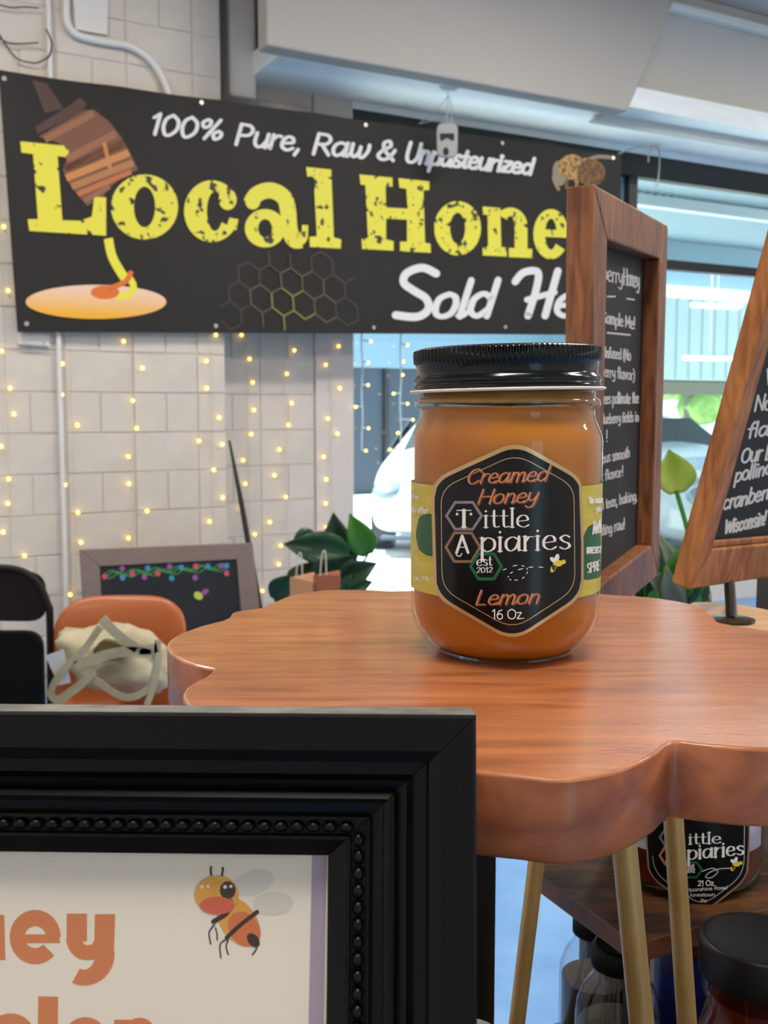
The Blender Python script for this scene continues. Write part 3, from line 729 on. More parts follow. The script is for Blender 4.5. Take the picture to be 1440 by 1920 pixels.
# script in copper, shaded by a darker offset copy
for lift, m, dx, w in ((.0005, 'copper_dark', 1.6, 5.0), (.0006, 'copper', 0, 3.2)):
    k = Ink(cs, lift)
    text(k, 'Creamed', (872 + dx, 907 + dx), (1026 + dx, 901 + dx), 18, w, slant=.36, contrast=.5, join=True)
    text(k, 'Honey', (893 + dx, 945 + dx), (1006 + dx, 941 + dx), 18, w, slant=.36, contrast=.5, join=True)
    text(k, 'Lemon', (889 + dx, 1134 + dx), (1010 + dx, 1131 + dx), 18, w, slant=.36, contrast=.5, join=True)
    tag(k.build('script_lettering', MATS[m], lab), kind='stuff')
k = Ink(cs, .0006)
text(k, 'ittle', (905, 989), (995, 988), 22, 4.6, contrast=.26, serif=.15)
text(k, 'piaries', (899, 1035), (1072, 1029), 26, 5.4, contrast=.26, serif=.14, tall=.75)
text(k, 'T', (855, 988), (885, 988), 21, 6.5, contrast=.25, serif=.2); k.dot(857, 964, 2.6); k.dot(883, 964, 2.6)
text(k, 'A', (854, 1037), (880, 1036), 21, 5.4, contrast=.3, serif=.16); k.line([(866, 1038), (862, 1043), (856, 1041)], 2)
text(k, 'est', (893, 1061), (923, 1060), 11, 2.8, contrast=.3); text(k, '2012', (893, 1074), (924, 1073), 6.5, 1.8, contrast=.4)
text(k, '16 Oz.', (922, 1161), (984, 1160), 12, 2.0)
def dashed(k, pts, w, on=3):
    p = spline(pts, 12)
    for i in range(0, len(p) - on, on * 2 - 1): k.line(p[i:i + on], w, cap=False, smooth=False)
dashed(k, [(943, 1069), (968, 1060), (985, 1063), (989, 1072), (980, 1084), (962, 1088), (953, 1083), (960, 1073), (985, 1065), (1010, 1063), (1032, 1067)], 1.5, 5)
tag(k.build('lettering', MATS['white_ink'], lab), kind='stuff')
def hexring(k, cx, cy, r, w, ry=None, rot=0, mi=0):
    ry = ry or r; p = [(cx + r * cos(radians(60 * i + rot)), cy - ry * sin(radians(60 * i + rot))) for i in range(6)]
    k.line(p + [p[0]], w, smooth=False, cap=True, mi=mi)
k = Ink(cs, .00055); hexring(k, 870, 967, 33, 5, 29); k.build('hexagon', MATS['silver_ink'], lab)
k = Ink(cs, .0005); hexring(k, 868, 1026, 32, 5, 31); k.build('hexagon', MATS['bronze_ink'], lab)
k = Ink(cs, .00058); hexring(k, 911.5, 1062, 29, 5.5, 27); k.build('hexagon', MATS['green_ink'], lab)
def bee_small(surf, x, y, s, parent, lift=.0006):
    k = Ink(surf, lift)
    k.dot(x - .12 * s, y - .55 * s, .26 * s, .5 * s, rot=.3, mi=1); k.dot(x - .5 * s, y - .35 * s, .24 * s, .45 * s, rot=-.9, mi=1)
    k.dot(x - .45 * s, y + .45 * s, .3 * s, .62 * s, rot=.45); k.dot(x + .1 * s, y, .42 * s, .36 * s); k.dot(x + .62 * s, y - .15 * s, .26 * s, .26 * s)
    for t in (.2, .5, .8): k.line([(x - .75 * s + .25 * s * t, y + (.1 + t) * .65 * s - .05 * s), (x - .15 * s - .35 * s * t, y + (.1 + t) * .65 * s + .18 * s)], .14 * s, mi=2, lift=.0001, smooth=False)
    return k.mb.build('bee_print', [MATS['yellow_ink'], MATS['white_ink'], MATS['label_black']], parent)
bee_small(cs, 1046, 1056, 17, lab)

# ------------------------------------------------------------------ black picture frame in front
FY, LEAN, YAW = .27, radians(11), radians(-1.6)
fo = P(893, 1341, FY)                                   # outer top right corner, front edge
ex = Vector((cos(YAW), sin(YAW), 0)); up = Vector((0, 0, 1))
ey = (up * cos(LEAN) + Vector((-sin(YAW), cos(YAW), 0)) * sin(LEAN)).normalized(); ez = ex.cross(ey).normalized()   # ez to the viewer
FW = .29; MWI = .0403; FT = .0215
FH = (fo.z - CT - .0035 + FT * .19 * 0) / cos(LEAN) - .004
mat('frame_black', (6, 5, 4), .34, spec=.24)
mat('poster', (248, 236, 218), .6)
mat('poster_margin', (176, 160, 176), .6)
mat('orange_print', (222, 134, 82), .6)
pf = thing('picture_frame', 'black moulded picture frame with beaded inner edge leaning before the stool', 'picture frame', fo - ex * FW / 2 - ey * FH)
fp = lambda u, v, h: fo + ex * (u - FW) + ey * (v - FH) + ez * (h - FT)       # u right, v up, h forward from the back
prf = [(0, 0), (0, .0205), (.0008, .0215), (.0095, .0215), (.0125, .0200), (.0132, .0165), (.0165, .0160), (.0185, .0135), (.0215, .0122), (.0218, .0142), (.0232, .0150), (.0246, .0142), (.0250, .0118), (.0284, .0108), (.0286, .0125), (.0293, .0125), (.0296, .0098), (.0336, .0098), (.0339, .0120), (.0347, .0120), (.0350, .0100), (MWI, .0060), (MWI, 0)]
def rail(c0, c1, din, name, e=.00012):
    """c0, c1 outer corners (u,v); din inward; mitred"""
    t = (c1 - c0).normalized(); vs = []
    for c, s in ((c0, 1), (c1, -1)):
        for d, h in prf:
            q = c + din * d + t * s * (d + e); vs.append(fp(q.x, q.y, h))
    n = len(prf); mb = MB(); mb.add(vs, [(i, i + 1, n + i + 1, n + i) for i in range(n - 1)] + [(n - 1, 0, n, 2 * n - 1), tuple(range(n)), tuple(range(n, 2 * n))])
    return mb.build(name, MATS['frame_black'], pf)
mat('dusty_edge', (120, 117, 110), .75, rgb2=(84, 82, 78), scale=90)  # dusty grey, with the ceiling light's grazing reflection put into the colour
V2 = lambda a, b: Vector((a, b))
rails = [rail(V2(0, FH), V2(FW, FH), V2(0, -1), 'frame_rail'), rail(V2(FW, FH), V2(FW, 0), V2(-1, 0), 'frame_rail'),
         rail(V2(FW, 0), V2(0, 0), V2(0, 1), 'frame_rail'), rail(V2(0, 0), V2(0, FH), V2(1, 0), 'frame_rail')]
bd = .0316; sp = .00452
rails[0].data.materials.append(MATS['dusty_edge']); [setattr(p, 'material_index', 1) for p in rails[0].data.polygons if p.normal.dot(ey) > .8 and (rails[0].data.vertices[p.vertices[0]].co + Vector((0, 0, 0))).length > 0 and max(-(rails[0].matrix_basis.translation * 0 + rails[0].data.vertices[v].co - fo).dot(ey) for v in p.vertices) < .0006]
bmesh_ = MB(); bmesh_.ball((0, 0, 0), (.00205, .00165, .0015), 12, 8); b0 = bmesh_.build('bead', MATS['frame_black'], None, smooth='all'); bme = b0.data; bpy.data.objects.remove(b0)
RB = Matrix((ex, ey, ez)).transposed()
def bead(u, v, par, vert):
    o = bpy.data.objects.new('bead', bme); COL.objects.link(o); o.parent = par
    o.rotation_euler = (RB @ Matrix.Rotation(pi / 2 if vert else 0, 3, 'Z')).to_euler()
    o.location = fp(u, v, .0110) - wmat(par).to_translation()
for i in range(int((FW - 2 * bd) / sp)):
    u = FW - bd - sp * (i + .75)
    if u > bd: bead(u, FH - bd, rails[0], False)
for i in range(int((FH - 2 * bd) / sp)):
    v = FH - bd - sp * (i + .75)
    if v > bd: bead(FW - bd, v, rails[1], True)
pg = MB().prism([fp(a, b, .004) for a, b in ((.036, .036), (FW - .036, .036), (FW - .036, FH - .036), (.036, FH - .036))], ez * -.001)
poster = pg.build('poster', MATS['poster'], pf)
pp = plane(fp(0, 0, .004), ez)
k = Ink(pp, .00004); k.poly([(585, 1600), (612, 1600), (606, 1940), (578, 1940)]); k.build('margin_strip', MATS['poster_margin'], poster)
k = Ink(pp, .00006)
Wb = 34
def tx_e(cx, cy, rx, ry):
    k.ring(cx, cy, rx, ry, rx * .42, ry * .40, 0, 318, k=40); k.poly([(cx - rx * .45, cy - ry * .1), (cx + rx * .92, cy - ry * .1), (cx + rx * .98, cy + ry * .22), (cx - rx * .45, cy + ry * .22)])
k.poly([(-30, 1712), (8, 1716), (10, 1800), (-30, 1800)])
tx_e(66, 1757, 48, 51)
k.poly([(125, 1713), (163, 1713), (163, 1765), (125, 1762)]); k.poly([(178, 1714), (216, 1714), (213, 1795), (176, 1795)])
k.ring(162, 1758, 38, 42, 8, 14, 180, 275, k=16); k.ring(168, 1752, 44, 48, 10, 20, 250, 330, k=16)
k.ring(158, 1788, 57, 60, 20, 30, 246, 365, k=26)
tx_d = [(72, 1868), (109, 1869), (108, 1960), (70, 1960)]; k.poly(tx_d); k.ring(20, 1950, 48, 50, 14, 18, 0, 180, k=24); 
k.ring(160, 1955, 44, 48, 16, 20, 0, 180, k=24); k.poly([(214, 1912), (248, 1912), (248, 1960), (214, 1960)]); k.ring(262, 1950, 34, 42, 12, 20, 0, 180, k=20)
tag(k.build('lettering', MATS['orange_print'], poster), kind='stuff')
# cartoon bee print
bm_ = {n: mat('bee_' + n, c, .6) for n, c in dict(gold=(236, 170, 70), orange=(222, 122, 72), dark=(64, 46, 40), wing=(226, 219, 202), blush=(222, 104, 74), white=(245, 240, 232)).items()}
BL = [bm_[n] for n in ('gold', 'orange', 'dark', 'wing', 'blush', 'white')]
k = Ink(pp, .00006)
k.dot(475, 1655, 40, 24, 3, rot=-.35); k.dot(512, 1694, 38, 22, 3, lift=.00002, rot=-.05)
k.dot(447, 1728, 52, 34, 0, lift=.00004, rot=.95); k.dot(458, 1742, 36, 28, 1, lift=.00006, rot=.95); k.dot(475, 1763, 15, 10, 2, lift=.00008, rot=.9)
k.line([(400, 1728), (425, 1712), (433, 1690)], 9, mi=2, lift=.0001); k.line([(425, 1758), (450, 1735), (482, 1710)], 8, mi=2, lift=.0001)
k.dot(406, 1678, 42, 37, 0, lift=.00012); k.dot(407, 1698, 33, 17, 4, lift=.00014)
for ex_ in (384, 427):
    k.dot(ex_, 1669, 15, 17, 2, lift=.00016); k.dot(ex_ - 5, 1663, 3.5, mi=5, lift=.00018); k.dot(ex_ + 6, 1662, 3, mi=5, lift=.00018)
for q in ([(396, 1640), (395, 1630), (396, 1626)], [(416, 1641), (418, 1630), (417, 1627)], [(402, 1734), (392, 1748), (395, 1770)], [(404, 1740), (407, 1752), (407, 1762)], [(428, 1760), (413, 1770), (414, 1796)], [(428, 1762), (424, 1775), (428, 1790)], [(474, 1770), (481, 1778), (473, 1790)]):
    k.line(q, 4 if q[0][1] < 1650 else 2.6, mi=2, lift=.0001)
k.mb.build('bee_print', BL, poster)
glass_mat('frame_glass', (.97, .97, .97), 1.3, .03)
MB().prism([fp(a, b, .0055) for a, b in ((.037, .037), (FW - .037, .037), (FW - .037, FH - .037), (.037, FH - .037))], ez * -.0006).build('glass_pane', MATS['frame_glass'], pf)
bk = MB(); a = fp(FW / 2, FH * .75, -.001); bk.hexa([a + ex * .015, a - ex * .015, a - ex * .015 - ey * .02, a + ex * .015 - ey * .02], [Vector((a.x + .015, a.y + .09, CT + .001)), Vector((a.x - .015, a.y + .09, CT + .001)), Vector((a.x - .015, a.y + .08, CT + .001)), Vector((a.x + .015, a.y + .08, CT + .001))])
bk.build('back_strut', MATS['frame_black'], pf)

# ------------------------------------------------------------------ the vinyl banner on the wall
BP = wplane(.062); BP.step = 4e-5
mat('vinyl', (36, 33, 31), .6, spec=.3, rgb2=(41, 38, 35), scale=2)
mat('banner_yellow', (232, 222, 62), .5)
mat('banner_white', (226, 224, 222), .5)
mat('steel', (190, 190, 188), .35, metal=.8)
def distressed(name, a, b, scale, lo, hi):
    m = mat(name, b, .5, rgb2=a, scale=scale, mixlo=lo, mixhi=hi, detail=6); return m
distressed('yellow_worn', (228, 218, 66), (44, 42, 34), 22, .375, .40)
ban = thing('banner', 'long black vinyl honey banner with yellow and white lettering on the wall', 'banner', BP(600, 600))
cor = [(-3, 130), (1165, 289), (1166, 628), (33, 622)]
vs = []; NU, NV = 60, 10
def lerp2(a, b, t): return (a[0] + (b[0] - a[0]) * t, a[1] + (b[1] - a[1]) * t)
tl, trr, br, bl = [BP(*c) for c in cor]
for j in range(NV + 1):
    for i in range(NU + 1):
        u, v = i / NU, j / NV
        p = tl.lerp(trr, u).lerp(bl.lerp(br, u), v)
        sag = .010 * sin(pi * ((u * 7) % 1)) * (1 - v) ** 3 * .6
        vs.append(p - Vector((0, 0, sag)) + WN * (-.004 + .0025 * sin(u * 40 + v * 3)))
mb = MB(); mb.add(vs, [(j * (NU + 1) + i, j * (NU + 1) + i + 1, (j + 1) * (NU + 1) + i + 1, (j + 1) * (NU + 1) + i) for j in range(NV) for i in range(NU)])
sheet = mb.build('banner_sheet', MATS['vinyl'], ban, smooth='all')
def gdot(x, y):
    o = MB(); c = BP(x, y, .003); o.tube([c - WN * .004, c + WN * .001], .011, 14); g = o.build('grommet', MATS['steel'], ban)
for x, y in ((8, 147), (378, 192), (686, 234), (942, 268), (1150, 296), (50, 607), (405, 611), (701, 614), (948, 613)): gdot(x, y)
def stuffp(k, name, m, par): return tag(k.build(name, m, par), kind='stuff')
k = Ink(BP, .0006, 4e-5); Y_ = MATS['yellow_worn']
k.poly([(38,265),(129,274),(128,295),(108,293),(117,413),(150,414),(172,406),(177,369),(199,370),(199,442),(55,433),(52,411),(71,411),(62,289),(40,286)])
k.ring(271, 388, 63, 61, 20, 38, ox=0)
k.ring(397, 396, 52, 58, 15, 37, 38, 326, ox=6); k.dot(427, 374, 17, 20); k.poly([(430, 408), (447, 411), (443, 432), (425, 425)])
k.ring(497, 428, 38, 36, 13, 17); k.line([(470, 382), (482, 364), (508, 357), (532, 370), (540, 395), (543, 430), (552, 450), (566, 450)], 30, cap=False); k.dot(474, 378, 14, 15); k.line([(543, 440), (556, 455), (570, 448), (572, 422)], 12, cap=False)
k.poly([(574,313),(621,318),(626,445),(640,449),(639,466),(581,463),(580,444),(594,443),(588,333),(576,331)])
k.poly([(674,327),(736,333),(736,350),(723,350),(724,389),(764,391),(762,354),(749,352),(747,334),(805,340),(805,356),(794,357),(797,455),(807,457),(808,474),(750,471),(750,453),(763,453),(763,412),(724,410),(724,449),(738,452),(738,470),(679,467),(678,447),(690,446),(685,347),(676,346)])
k.ring(858, 428, 44, 51, 14, 29)
k.poly([(905,387),(938,390),(940,463),(950,464),(950,481),(905,479),(905,462),(915,462),(914,403),(905,402)]); k.ring(957, 425, 32, 36, 8, 20, 0, 140, k=16); k.poly([(965,418),(989,420),(989,466),(998,467),(998,484),(954,482),(954,465),(965,465)])
k.ring(1033, 439, 33, 47, 11, 29, 0, 322); k.poly([(1020, 430), (1062, 432), (1065, 446), (1020, 444)])
k.ring(1033, 439, 33, 47, 11, 29, 0, 8)
k.poly([(1070, 398), (1098, 400), (1116, 460), (1130, 402), (1155, 404), (1122, 505), (1100, 505), (1108, 485)])
stuffp(k, 'slab_lettering', Y_, ban)
k = Ink(BP, .0006, 4e-5)
for s_, a, b, h, h1 in (('100%', (277, 250), (418, 263), 25, 24), ('Pure,', (438, 270), (563, 284), 25, 24), ('Raw', (583, 288), (690, 296), 25, 23), ('&', (703, 298), (740, 301), 23, 23), ('Unpasteurized', (757, 303), (998, 327), 24, 18)):
    text(k, s_, a, b, h, 7.4, slant=.28, contrast=.75, xh1=h1, join=True)
stuffp(k, 'script_lettering', MATS['banner_white'], ban)
k = Ink(BP, .0006, 4e-5)
k.line([(818, 513), (792, 502), (763, 512), (757, 530), (776, 545), (799, 560), (803, 580), (782, 594), (742, 591)], 15)
text(k, 'old', (806, 594), (922, 592), 42, 13, slant=.32, contrast=.75, join=True)
k.line([(966, 528), (982, 511), (1008, 510), (1006, 540), (990, 592)], 14); k.line([(1046, 508), (1022, 592)], 14); k.line([(988, 562), (1040, 548)], 11)
text(k, 'ere', (1036, 592), (1150, 594), 38, 12, slant=.25, contrast=.8)
stuffp(k, 'script_lettering', MATS['banner_white'], ban)
cols = [mat('dip_%d' % i, c, .5) for i, c in enumerate([(78, 52, 44), (118, 76, 56), (150, 98, 66), (176, 116, 70), (198, 132, 72), (190, 108, 66)])]
k = Ink(BP, .0005, 4e-5)
k.poly([(60, 150), (88, 156), (120, 204), (84, 212)], mi=0); k.poly([(66, 238), (132, 196), (150, 182), (164, 196), (150, 212), (70, 252)], mi=0)
k.poly([(72, 256), (160, 206), (176, 206), (205, 228), (228, 258), (246, 292), (259, 318), (232, 330), (205, 352), (190, 372), (163, 386), (142, 362), (124, 336), (118, 318), (124, 300), (110, 268)], mi=1)
for i, (a, b, w) in enumerate((((84, 262), (176, 212), 13), ((122, 276), (200, 232), 13), ((126, 298), (218, 250), 14), ((122, 318), (232, 268), 15), ((124, 334), (242, 286), 14), ((134, 350), (250, 305), 13), ((146, 364), (246, 322), 10), ((158, 376), (206, 350), 9))):
    k.line([a, b], w, mi=[2, 1, 2, 3, 4, 3, 5, 2][i], smooth=False, cap=False, lift=.00003 * (i + 1))
k.line([(196, 270), (207, 318)], 7, mi=4, lift=.0004, smooth=False)
tag(k.mb.build('dipper_print', cols, ban), kind='stuff')
k = Ink(BP, .0005, 4e-5)
two_tone('puddle', (240, 176, 44), (240, 200, 170), 'Z', BP(180, 590).z, BP(180, 545).z)
k.dot(180, 566, 132, 32, k=48); k.build('puddle_print', MATS['puddle'], ban)
k = Ink(BP, .0010, 4e-5); k.line([(203, 447), (210, 480), (225, 508), (240, 530)], 17, cap=False, mi=0); k.line([(240, 518), (250, 535), (244, 552), (222, 556)], 13, mi=0); k.dot(197, 548, 27, 13, mi=1, lift=.0001); k.line([(205, 541), (235, 528), (245, 512)], 10, mi=1, lift=.0001)
tag(k.mb.build('honey_stream_print', [MATS['banner_yellow'], mat('stream_orange', (222, 112, 40), .5)], ban), kind='stuff')
hx = [mat('hex_a', (128, 118, 52), .5), mat('hex_b', (86, 78, 54), .5), mat('hex_c', (58, 53, 45), .5)]
k = Ink(BP, .0005, 4e-5); a_, b_ = (40, 6), (17, -37)
edges = {}
for i in range(-3, 4):
    for j in range(-1, 4):
        c = (530 + a_[0] * i + b_[0] * j, 566 + a_[1] * i + b_[1] * j)
        N6 = [a_, b_, (b_[0] - a_[0], b_[1] - a_[1]), (-a_[0], -a_[1]), (-b_[0], -b_[1]), (a_[0] - b_[0], a_[1] - b_[1])]
        V = [(c[0] + (N6[q][0] + N6[(q + 1) % 6][0]) / 3, c[1] + (N6[q][1] + N6[(q + 1) % 6][1]) / 3) for q in range(6)]
        for q in range(6):
            p, r_ = V[q], V[(q + 1) % 6]; m_ = ((p[0] + r_[0]) / 2, (p[1] + r_[1]) / 2); edges[(round(m_[0]), round(m_[1]))] = (p, r_, m_)
for p, r_, m_ in edges.values():
    if max(p[1], r_[1]) > 622 or min(p[0], r_[0]) < 405 or m_[1] < 474: continue
    d = math.hypot(m_[0] - 545, (m_[1] - 580) * 1.0)
    if d < 130: k.line([p, r_], 3.2, mi=0 if d < 42 else 1 if d < 80 else 2, smooth=False, cap=False)
tag(k.mb.build('honeycomb_print', hx, ban), kind='stuff')
k = Ink(BP, .0005, 4e-5)
bc = [mat('fuzz_a', (196, 156, 96), .8, rgb2=(120, 84, 48), scale=45, mixlo=.45, mixhi=.6), mat('fuzz_b', (150, 108, 66), .8, rgb2=(90, 66, 44), scale=45), mat('wing_print', (150, 134, 112), .6)]
k.line([(1095, 302), (1120, 294), (1144, 295)], 7, mi=2); k.dot(1049, 325, 13, 24, mi=2, rot=-.1); k.dot(1072, 313, 25, 24, mi=0, lift=.0001); k.dot(1108, 324, 27, 26, mi=1, lift=.0001); k.dot(1098, 312, 22, 16, mi=0, lift=.0002); k.line([(1042, 318), (1038, 335), (1047, 355)], 6, mi=2, lift=.0002)
k.line([(1080, 335), (1082, 350)], 7, mi=0, lift=.0002); k.line([(1064, 335), (1062, 352)], 6, mi=1, lift=.0002)
tag(k.mb.build('honeybee_print', bc, ban), kind='stuff')

# ------------------------------------------------------------------ conduits, cables, clamp, leaning pole
mat('conduit_paint', (222, 219, 214), .5); mat('black_cable', (40, 36, 34), .5); mat('dark_pole', (30, 27, 25), .6)
def wall_pipe(name, label, cat, pts, r, m, n=.012, base=0, smooth=True):
    q = wplane(base + n); P3 = [q(*p) for p in (spline(pts) if smooth else pts)]
    mb = MB(); mb.tube(P3, r, 12); return tag(mb.build(name, MATS[m], smooth=True), label, cat)
p_ = wplane(.017)(116, 860); sp_ = s_of(p_)
mb = MB(); mb.tube([wp(sp_, .019, FL), wp(sp_, .019, 2.57)], .013, 12)
tag(mb.build('conduit', MATS['conduit_paint'], smooth=True), 'straight white conduit running floor to ceiling behind the banner', 'pipe')
wall_pipe('conduit', 'bent white conduit curving down the wall above the banner', 'pipe', [(122, -60), (124, 0), (126, 42), (142, 64), (172, 74), (205, 80), (240, 86), (272, 104), (295, 130), (312, 165), (322, 200)], .019, 'conduit_paint', .021)
pb = [wplane(.0)(*c) for c in ((134, -20), (202, -20), (200, 68), (140, 58))]
tag(MB().prism(pb, WN * .02).build('junction_box', MATS['conduit_paint'], bevel=.004), 'flat painted box above the bent white conduit', 'box')  # solid panel added where the bent conduit's shadow falls on the wall
for i, (pts, lb) in enumerate((([(-15, 5), (20, 14), (45, 13), (72, 15)], 'top black cable at the upper left of the wall'), ([(-15, 60), (10, 78), (35, 82), (72, 80)], 'middle black cable curving at the upper left of the wall'),
                               ([(-15, 40), (5, 75), (30, 108), (55, 117), (72, 117), (92, 104), (97, 80), (86, 54)], 'looping lower black cable round the white conduit'))):
    wall_pipe('cable', lb, 'cable', pts, .0035, 'black_cable', .036)
cl = thing('metal_bracket', 'white metal bracket under the lower left corner of the banner', 'bracket', BP(60, 640))
q = wplane(.03)
mb = MB(); mb.prism([wplane(0)(*c) for c in ((32, 624), (94, 624), (93, 652), (34, 648))], WN * .012); mb.build('plate', MATS['conduit_paint'], cl, bevel=.004)
mb = MB(); mb.tube([q(36, 646), q(90, 650)], .007, 8); mb.build('hook_bar', MATS['steel'], cl)
mb = MB(); mb.tube([q(82, 640), q(82, 652)], .005, 8); mb.build('bolt', MATS['steel'], cl)
q = wplane(.13); q2 = wplane(-.1)
tag((lambda mb: mb.tube([q2(430, 826), q2.n * 0 + wplane(.0)(452, 940), wplane(.1)(487, 1140), wplane(.3)(520, 1335)], [.006, .014, .017, .017], 8))(MB()).build('leaning_pole', MATS['dark_pole'], smooth=True),
    'thin dark pole leaning against the wall behind the chalkboard', 'pole')

# ------------------------------------------------------------------ warm string lights
mat('bulb_glow', (255, 226, 130), .5, emit=(255, 205, 80), es=5.5)
mat('wire_wall', (196, 190, 170), .5); mat('wire_window', (200, 222, 230), .5)
bulb_m = MB(); bulb_m.ball((0, 0, 0), .0085, 8, 6); bo = bulb_m.build('bulb', MATS['bulb_glow'], None, smooth='all'); bulb_me = bo.data; bpy.data.objects.remove(bo)
stem_m = {}
strands = [
 ('leftmost strand of warm string lights, at the picture edge', 14, 0, [(7,425),(15,545),(3,658),(19,728),(26,776),(2,837),(16,898),(15,944),(6,998),(46,1042)]),
 ('warm string light strand beside the straight white conduit', 136, 0, [(117,682),(116,740),(145,797),(117,854),(122,909),(146,961),(152,1017),(132,1115)]),
 ('warm string light strand above the orange chair', 250, 0, [(232,640),(267,690),(249,751),(256,803),(241,856),(242,907),(276,958),(241,1009)]),
 ('warm string light strand just left of the wall corner', 398, 0, [(405,628),(387,677),(388,728),(411,783),(373,827),(417,833),(401,881),(418,933),(393,978)]),
 ('warm string light strand just right of the leaning dark pole', 466, -.25, [(453,628),(468,673),(474,717),(476,769),(471,814),(456,863),(460,907),(452,954),(478,1002),(492,1108)]),
 ('warm string light strand over the green plant on brown cord', 536, -.25, [(552,657),(538,701),(547,756),(541,797),(524,843),(515,891),(536,932),(506,979),(527,1023),(523,1058)]),
 ('warm string light strand on the smooth pilaster by the window', 622, -.235, [(635,649),(611,684),(637,728),(615,785),(633,813),(607,857),(612,899),(611,944),(612,989)]),
 ('string light strand hanging in the window, left one', 679, -.235, [(695,640),(690,680),(690,722),(667,763),(691,803),(686,845)]),
 ('string light strand hanging in the window beside the jar lid', 751, -.235, [(764,647),(756,678),(755,703),(738,738),(764,757),(774,787),(746,812),(731,843),(735,870)])]
for lb, cx, n0, bs in strands:
    q = wplane(n0 + .022); win_ = cx > 660
    t = thing('string_light', lb, 'string light', q(cx, 600), 'curtain of warm string lights')
    s0 = s_of(q(cx, 800)); ztop = 1.2
    zb = q(*bs[-1]).z - EZ
    mb = MB(); mb.tube([wp(s0 + .004 * sin(i * 1.3), n0 + .014 if not win_ else n0 + .022, ztop + (zb - ztop) * i / 24) for i in range(25)], .0045 if win_ else .0014, 6)
    mb.build('wire', MATS['wire_window' if win_ else 'wire_wall'], t)
    for x, y in bs:
        c = q(x, y); o = bpy.data.objects.new('bulb', bulb_me); COL.objects.link(o); o.parent = t; o.location = c - t.location
        w = wp(s0, n0 + .016 if not win_ else n0 + .022, c.z - EZ + .004)
        mb = MB(); mb.tube([w, c], .005 if win_ else .0016, 6); mb.build('bulb_stem', MATS['wire_window' if win_ else 'wire_wall'], t)

# ------------------------------------------------------------------ things hanging near the window head
hk = G(843, 165, EZ + 1.775)
hs = thing('hanging_sensor', 'small grey and white sensor hanging by thin wires before the banner', 'sensor', hk)
mat('sensor_grey', (168, 168, 166), .4); mat('sensor_black', (12, 12, 12), .3)
hp = plane(hk, (0, -1, 0))
MB().prism([hp(x, y) for x, y in ((822, 166), (835, 159), (852, 159), (862, 166), (850, 173), (832, 173))], (0, -.03, 0)).build('hook_plate', MATS['white_trim'], hs)
body = [hp(x, y) for x, y in rnd_poly([(818, 233), (858, 233), (857, 298), (819, 296)], 14)]
MB().prism(body, (0, -.03, 0)).build('sensor_body', MATS['sensor_grey'], hs, bevel=.006)
k = Ink(hp, .0315); k.poly(rnd_poly([(824, 250), (852, 250), (851, 266), (838, 258), (826, 266)], 4)); k.dot(836, 284, 5.5, 8); tag(k.build('sensor_slot', MATS['sensor_black'], hs), kind='stuff')
for pts in ([(840, 168), (839, 200), (838, 234)], [(840, 180), (820, 205), (786, 232)], [(842, 180), (848, 205), (846, 234)], [(838, 218), (815, 226), (785, 232)]):
    mb = MB(); mb.tube([hp(x, y, .01) for x, y in pts], .0022, 6); mb.build('hanging_wire', MATS['steel'], hs)
cd = thing('tie_line', 'clear looped cord tying the banner corner to the window head', 'cord', wp(3.9, -.2, 1.7))
cq = wplane(-.12)
for pts in ([(1157, 290), (1180, 280), (1200, 275), (1236, 272)], [(1216, 304), (1217, 285), (1226, 274), (1236, 285), (1235, 330), (1228, 355)]):
    mb = MB(); mb.tube([cq(x, y) for x, y in spline(pts)], .005, 6); mb.build('cord_loop', MATS['wire_wall'], cd)

# ------------------------------------------------------------------ left background: chairs, bag, chalkboard
mat('chair_orange', (168, 88, 38), .4); mat('chair_brown', (24, 12, 12), .5, spec=.25); mat('chair_black', (8, 8, 8), .8, spec=.15); mat('canvas', (188, 178, 148), .85, rgb2=(160, 150, 122), scale=8, bump=.3, bscale=120)
C0 = P(237, 1320, 3.35); zc = .43
ch = thing('shell_chair', 'orange plastic shell chair with a canvas bag on its seat', 'chair', (C0.x, C0.y, 0))
pr = [(.03, .385 + zc, .19), (.0, .36 + zc, .215), (-.02, .22 + zc, .22), (-.035, .1 + zc, .226), (-.07, .025 + zc, .22), (-.15, -.005 + zc, .215), (-.3, .0 + zc, .22), (-.4, .005 + zc, .215), (-.44, -.02 + zc, .2)]
vs = []; NUc = 16
for dy, z, w in pr:
    for i in range(NUc + 1):
        u = -1 + 2 * i / NUc
        vs.append((C0.x + w * u, C0.y + dy - .05 * u * u, z - (.045 * abs(u) ** 6 if z > zc + .3 else 0)))
mb = MB(); mb.add(vs, [(j * (NUc + 1) + i, j * (NUc + 1) + i + 1, (j + 1) * (NUc + 1) + i + 1, (j + 1) * (NUc + 1) + i) for j in range(len(pr) - 1) for i in range(NUc)])
o = mb.build('seat_shell', MATS['chair_orange'], ch, smooth='all'); m = o.modifiers.new('s', 'SOLIDIFY'); m.thickness = .008; m = o.modifiers.new('b', 'SUBSURF'); m.render_levels = m.levels = 1
for sx in (-1, 1):
    for y0, y1 in ((-.08, .05), (-.36, -.42)):
        rod(Vector((C0.x + sx * .14, C0.y + y0, zc - .02)), Vector((C0.x + sx * .17, C0.y + y1, 0)), .011, 'leg', MATS['steel'], ch)
bt = thing('tote_bag', 'crumpled cream canvas tote bag with long straps lying on the orange chair', 'bag', (C0.x, C0.y - .2, zc + .02))
bc_ = P(222, 1238, 3.16)
mb = MB(); mb.ball((0, 0, 0), 1, 40, 26); 
nv = []
